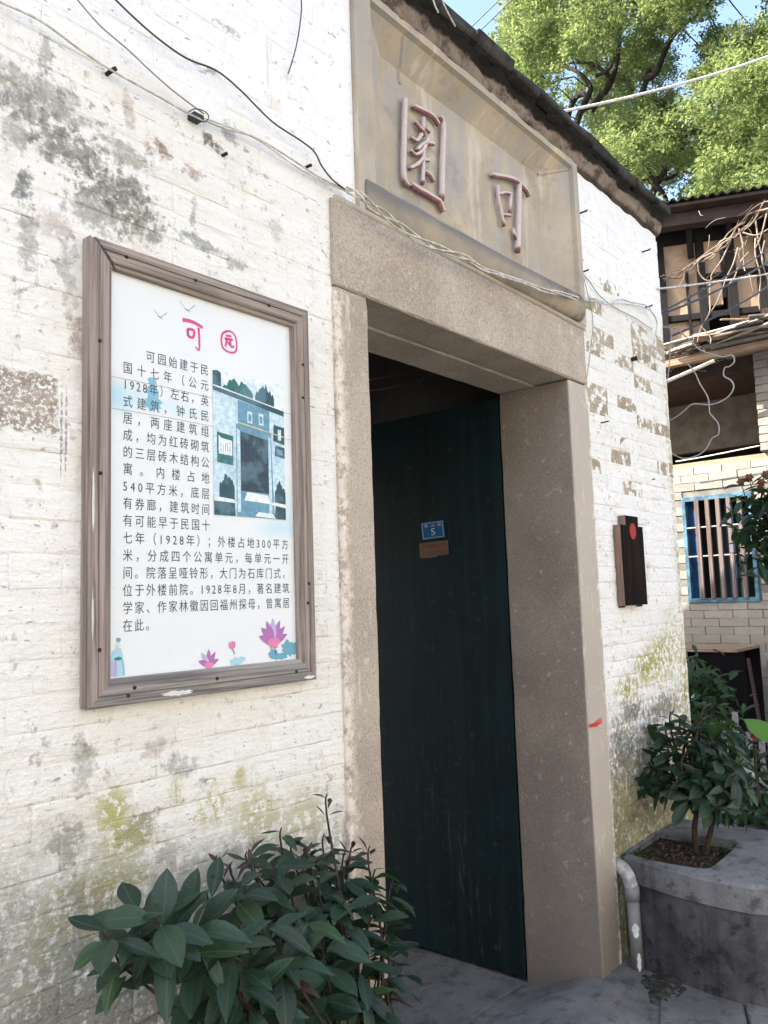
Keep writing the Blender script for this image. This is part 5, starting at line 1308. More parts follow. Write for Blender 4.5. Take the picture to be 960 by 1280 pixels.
cable('grey cable with a long U-shaped loop in front of the dark storey', [(4.45,-0.032,2.757),(4.45,-0.083,2.679),(4.45,-0.108,2.607),(4.45,-0.144,2.525),(4.45,-0.147,2.446),(4.45,-0.158,2.422),(4.45,-0.187,2.374),(4.45,-0.183,2.318),(4.45,-0.149,2.302),(4.45,-0.111,2.247),(4.45,-0.058,2.219),(4.45,0.007,2.215),(4.45,0.062,2.245),(4.45,0.103,2.296),(4.45,0.118,2.343)], .0038, 'cable_grey', name='looped_cable')
cable('thin pale loop hanging at the wall corner', [(4.35,0.037,2.935),(4.35,-0.01,2.911),(4.35,0,2.832),(4.35,0.011,2.745),(4.35,0.026,2.66),(4.35,0.038,2.609)], .0032, 'cable_grey', name='looped_cable')
cable('thin pale wire sloping across the dark ground floor opening', [(7.3,1.076,2.654),(7.3,0.827,2.663),(7.3,0.359,2.694)], .006, 'cable_pale')
# dry vine tangle
vine = thing('dry_vine', 'tangle of dry leafless vine stems hanging along the cables at upper right', 'vine', (5.5,-0.277,3.916))
M = NM('dry vine bark', .9, .2); M.base(M.mix(M.ss(M.noise(3, 4), .4, .6), (.06,.045,.035), (.24,.19,.15))); vb = M.m
r = random.Random(44)
main = [(5.5,-0.517,3.975),(5.5,-0.4,3.959),(5.5,-0.279,3.937),(5.5,-0.204,3.908),(5.5,-0.125,3.858),(5.5,-0.047,3.829),(5.5,0.032,3.793),(5.5,0.114,3.746),(5.5,0.225,3.69),(5.5,0.337,3.66),(5.5,0.433,3.647)]
for k in range(5):
    q = MB(); q.tube([(p[0]+r.uniform(-.03,.03), p[1]+r.uniform(-.04,.04), p[2]+r.uniform(-.04,.04)) for p in main],   .010-.0015*k, 5, r1=.003, smooth=3); obj('vine_stem', q.mesh('vine_stem', True), vb, vine)
for pts in ([(5.5,-0.105,3.849),(5.5,-0.104,3.712),(5.5,-0.111,3.601),(5.5,-0.121,3.544)], [(5.5,-0.121,3.544),(5.5,-0.136,3.486),(5.5,-0.15,3.402)], [(5.5,-0.191,3.739),(5.5,-0.187,3.632),(5.5,-0.196,3.496),(5.5,-0.186,3.365),(5.5,-0.188,3.269)], [(5.5,-0.263,3.921),(5.5,-0.246,3.829),(5.5,-0.224,3.729),(5.5,-0.186,3.676)], [(5.5,-0.121,3.805),(5.5,-0.192,3.76),(5.5,-0.243,3.787),(5.5,-0.307,3.809)],
            [(5.5,-0.029,3.79),(5.5,0.041,3.674),(5.5,0.088,3.605),(5.5,0.113,3.556)], [(5.5,-0.196,3.873),(5.5,-0.188,3.767),(5.5,-0.209,3.669),(5.5,-0.24,3.563)], [(5.5,-0.089,3.717),(5.5,-0.032,3.625),(5.5,0.009,3.555),(5.5,0.072,3.407),(5.5,0.146,3.316)], [(5.5,0.104,3.526),(5.5,0.117,3.419),(5.5,0.145,3.333),(5.5,0.208,3.26),(5.5,0.233,3.144)], [(5.5,0.208,3.26),(5.5,0.156,3.181),(5.5,0.134,3.121)],
            [(5.5,0.185,3.717),(5.5,0.186,3.633),(5.5,0.154,3.568),(5.5,0.102,3.554)], [(5.5,-0.135,3.659),(5.5,-0.081,3.61),(5.5,-0.051,3.537),(5.5,-0.007,3.495)], [(5.5,-0.252,3.72),(5.5,-0.228,3.593),(5.5,-0.241,3.456)], [(5.5,0.253,3.681),(5.5,0.296,3.609),(5.5,0.316,3.569),(5.5,0.27,3.59)]):
    q = MB(); P_ = [(p[0]+r.uniform(-.02,.02), p[1]+r.uniform(-.012,.012), p[2]+r.uniform(-.012,.012)) for p in pts]
    q.tube(P_, .0065 if len(pts) > 3 else .0045, 5, r1=.003, smooth=4); obj('vine_stem', q.mesh('vine_stem', True), vb, vine)
q = MB()
for k in range(26):
    t = r.random()*9; i = int(t); p = Vector(main[i]).lerp(Vector(main[i+1]), t-i) + Vector((r.gauss(0,.05), r.gauss(0,.05), r.gauss(-.05,.10)))
    P_ = [p]; d = Vector((r.uniform(-1,1), r.uniform(-1,1), r.uniform(-1,.3))).normalized()
    for j in range(3): d = (d + Vector((r.uniform(-.7,.7), r.uniform(-.7,.7), r.uniform(-.8,.4)))).normalized(); P_.append(P_[-1] + d*r.uniform(.025,.06))
    q.tube(P_, .0022, 3, r1=.0010, smooth=2)
obj('twigs', q.mesh('twigs'), vb, vine, kind='stuff')

# ------------------------------------------------------------------ unseen house added behind the viewer to bounce warm light
op = thing('added_bounce_house', 'unseen plain cream rendered house added across the lane to bounce warm light', 'house', (1.0, -6.4, 0))
q = MB(); 
wx = [(-6.2,-5.2),(-2.8,-1.8),(1.6,2.6),(5.0,6.0)]
def opp(x0, x1, z0, z1): q.box(x0, x1, -6.5, -6.2, z0, z1)
opp(-9, 9, -.12, .9); opp(-9, 9, 2.3, 3.6); opp(-9, 9, 5.0, 5.9)
xs_ = [-9] + [v for p in wx for v in p] + [9]
for k in range(0, len(xs_), 2): opp(xs_[k], xs_[k+1], .9001, 2.2999); opp(xs_[k], xs_[k+1], 3.6001, 4.9999)
q.box(-9, 9, -6.8, -6.501, -.12, 5.9)
obj('wall', q.mesh('wall'), simple('cream render', (.62,.60,.545), .9, .2, .08, 2), op)
q = MB(); q.box(-9.2, 9.2, -6.9, -5.95, 5.901, 6.0); obj('eave_slab', q.mesh('eave_slab'), MAT['planter'], op)
for z0 in (.9, 3.6):
    for a, b_ in wx:
        q = MB(); q.box(a+.001, b_-.001, -6.48, -6.40, z0+.001, z0+1.399); obj('window', q.mesh('window'), simple('dim window', (.05,.06,.07), .3, .5) if a < -6 and z0 < 1 else bpy.data.materials['dim window'], op)

# ------------------------------------------------------------------ greenery at the right
LS = [leaf_mesh(1, .42, .2, .2, k) for k in range(5)]
def foliage_plant(name, label, cat, centres, n, size, mat, seed, base, spread=.12, parts='foliage', group=None, stems=4, maxobj=0):
    t = thing(name, label, cat, base, group); r = random.Random(seed); q = MB()
    for k in range(n):
        c_ = Vector(r.choice(centres)); p = c_ + Vector((r.gauss(0,spread), r.gauss(0,spread), r.gauss(0,spread)))
        d = Vector((r.uniform(-1,1), r.uniform(-1,1), r.uniform(-.8,.5))).normalized(); x = d.cross(Vector((r.uniform(-.4,.4), r.uniform(-.6,.2), 1))).normalized(); z = x.cross(d); s_ = size*r.uniform(.6,1.2)
        L_ = r.choice(LS); mt = Matrix((x, d, z)).transposed()
        q.add([p + mt @ (Vector(v)*s_) for v in L_.v], L_.f)
    obj(parts, q.mesh(parts, True), mat, t, kind='stuff')
    for k in range(stems):
        c_ = Vector(r.choice(centres)); q = MB(); q.tube([Vector(base)+Vector((r.uniform(-.05,.05), r.uniform(-.05,.05), 0)), Vector(base).lerp(c_, .5)+Vector((r.uniform(-.08,.08), r.uniform(-.08,.08), .03)), c_], .010, 5, r1=.004); obj('stem', q.mesh('stem', True), stem_m, t)
    return t
lmg = leaf_mat('green yard leaf', (.015,.04,.018), (.035,.085,.03), (.06,.12,.05), .3)
lmr = leaf_mat('red star leaf', (.10,.015,.015), (.16,.03,.02), (.3,.1,.06), .3)
foliage_plant('hanging_bush', 'dark leaved bush leaning in from the right edge beside the window', 'bush', [(5.5,-0.054,1.98), (5.5,-0.108,2.051), (5.5,-0.104,1.823), (5.5,-0.072,1.902), (5.5,-0.191,1.917), (5.5,-0.218,1.666), (5.5,-0.068,1.725), (5.5,-0.272,2.059), (5.5,-0.346,1.854)], 420, .12, LM[0], 2, (5.7,-.6,0), .09)
q = MB()
for (c_) in ((5.5,-0.028,2.204), (5.5,-0.098,2.165), (5.5,-0.13,2.212), (5.5,-0.089,2.12), (5.5,0.023,2.184)):
    for k in range(6):
        a = k*1.05; d = Vector((.3, math.cos(a), math.sin(a))); s_ = .034; x = d.cross(Vector((1,0,0))).normalized()
        q.add([Vector(c_), Vector(c_)+d*s_*.5+x*.012, Vector(c_)+d*s_, Vector(c_)+d*s_*.5-x*.012], [(0,1,2,3)])
    q.tube([Vector(c_), Vector(c_)+Vector((0,-.03,-.15))], .003, 4, smooth=0)
o = obj('red_leaf_tips', q.mesh('red_leaf_tips'), lmr); tag(o, 'small star shaped red young leaves above the bush at right edge', 'leaves')
foliage_plant('yard_bush', 'green leafy bush growing before the black cabinet at the wall corner', 'bush', [(5.6,0.437,0.903), (5.6,0.392,0.8), (5.6,0.313,0.814), (5.8,0.513,0.964), (5.4,0.303,0.751), (5.6,0.266,0.755)], 260, .10, lmg, 3, (5.6,.4,-.05), .07)
foliage_plant('yard_bush', 'darker bush with brownish twigs behind the planter shrub', 'bush', [(5,0.112,0.604), (5,0.006,0.523), (4.9,-0.078,0.395), (4.8,0.004,0.341), (5,-0.128,0.58), (4.8,-0.12,0.314)], 330, .085, LM[0], 4, (4.95,-.1,-.05), .09, stems=9)
foliage_plant('yard_bush', 'bright green low plant at the lower right edge beside the stone block', 'bush', [(4.6,-0.222,0.409), (4.5,-0.224,0.331), (4.6,-0.258,0.374), (4.6,-0.287,0.497)], 90, .11, LM[1], 5, (4.6,-.5,-.05), .05, stems=3)
fl = thing('flowering_plant', 'plant with one large bright green leaf and a small red flower at right edge', 'plant', (4.6,-.35,-.05))
q = MB(); L_ = leaf_mesh(.20, .12, .15, .12, 3); A_ = Vector((4.5,-0.185,0.829)); B_ = Vector((4.5,-0.339,0.737)); d = (B_-A_).normalized(); x = d.cross(Vector((-.6,-.3,.75))).normalized(); z = x.cross(d); mt = Matrix((x,d,z)).transposed()
q.add([A_ + mt @ Vector(v) for v in L_.v], L_.f); obj('leaf', q.mesh('leaf', True), leaf_mat('bright green leaf', (.10,.25,.03), (.12,.28,.04), (.2,.35,.1), .45), fl, label='large bright green leaf')
q = MB(); r = random.Random(3); c_ = Vector((4.5,-0.233,0.748))
for k in range(14):
    d = Vector((r.uniform(-1,.2), r.uniform(-1,1), r.uniform(-1,1))).normalized()*.028; x = d.cross(Vector((1,.3,0))).normalized()*.010
    q.add([c_, c_+d*.6+x, c_+d, c_+d*.6-x], [(0,1,2,3)])
obj('flower', q.mesh('flower'), simple('red petals', (.45,.04,.05), .6), fl)
q = MB(); q.tube([(4.6,-.35,-.05), (4.5,-0.232,0.43), (4.5,-0.234,0.708)], .006, 5); q.tube([(4.6,-.36,-.05), (4.5,-0.289,0.438), (4.5,-0.339,0.737)], .006, 5); obj('stem', q.mesh('stem'), stem_m, fl)
fen = thing('slat_fence', 'low fence of pale slats half hidden behind the yard bushes', 'fence', (5.5,-.2,0))
for k in range(9):
    y = .25 - k*.075; q = MB(); q.box(5.5, 5.515, y-.018, y+.018, -.1, .66 + .07*math.sin(k*2.1), .003); obj('slat', q.mesh('slat'), simple('greyish white slat', (.33,.33,.34), .7) if k == 0 else bpy.data.materials['greyish white slat'], fen)
q = MB(); q.box(5.516, 5.54, -.55, .35, .2, .24, .003); q.box(5.516, 5.54, -.55, .35, .55, .58, .003); obj('rail', q.mesh('rail'), bpy.data.materials['greyish white slat'], fen)
q = MB(); q.tube([(4.7,-0.085,0.552), (4.6,-0.291,0.45)], .012, 6, smooth=0); o = obj('pale_stick', q.mesh('pale_stick'), bd[0]); tag(o, 'pale stick lying aslant among the plants at right edge', 'stick')
foliage_plant('courtyard_plant', 'leafy plant seen as a green sliver through the open doorway', 'plant', [(3.5,3.6,1.0),(3.4,3.5,1.3),(3.6,3.7,.7),(3.3,3.4,.9),(3.7,3.8,1.2)], 300, .12, LM[1], 6, (3.5,3.6,-.1), .15)
# weeds in the planter and on the eave
def tuft(label, base, n, h, mat, seed, name='weed', spread=.04, cat='weed', lean=.5):
    t = MB(); r = random.Random(seed)
    for k in range(n):
        b = Vector(base) + Vector((r.uniform(-spread,spread), r.uniform(-spread,spread)*.6, 0)); d = Vector((r.uniform(-lean,lean), r.uniform(-lean,lean), 1)); L = h*r.uniform(.5,1.1)
        P_ = [b, b+d*L*.5, b+d*L+Vector((d.x*L*.5, d.y*L*.5, -L*.25))]; sx = Vector((.0028,.001,0))
        t.add([P_[0]-sx, P_[0]+sx, P_[1]+sx*.8, P_[1]-sx*.8, P_[2]], [(0,1,2,3),(3,2,4)])
    o = obj(name, t.mesh(name), mat); tag(o, label, cat)
straw = simple('dry straw grass', (.46,.38,.22), .85, .2, .3, 30)
for k, (px_, n, h) in enumerate((((3.479,0.12,3.852), 70, .15), ((3.419,0.15,3.895), 50, .17), ((3.685,0.1,3.77), 55, .10), ((3.898,0.1,3.774), 30, .08), ((3.068,0.12,3.896), 16, .06))):
    tuft(('dry straw tuft on the eave where the thick pale cable begins', 'tallest dry straw tuft on the eave before the tree', 'low dry straw tuft on the eave over the right wall', 'small dry tuft nearest the right end of the eave', 'sparse dry grass on the eave above the inscription')[k], (px_[0], px_[1], 3.56), n, h, straw, k, 'dry_grass', .10, lean=.7)
wg = leaf_mat('weed green', (.03,.08,.015), (.06,.14,.03), (.1,.2,.05), .3)
for k, b in enumerate(((3.40,-.06,.385),(3.46,-.03,.385),(3.36,-.10,.385),(3.66,-.30,.385),(3.72,-.15,.385))):
    tuft(('fine green weeds at the wall edge of the planter soil', 'green weeds against the mossy wall in the planter', 'green weeds behind the rim near the downpipe', 'small weed tuft at the inner corner of the planter', 'weed tuft at the far end of the planter soil')[k], b, 40, .05, wg, 20+k, 'weed', .03, lean=.9)

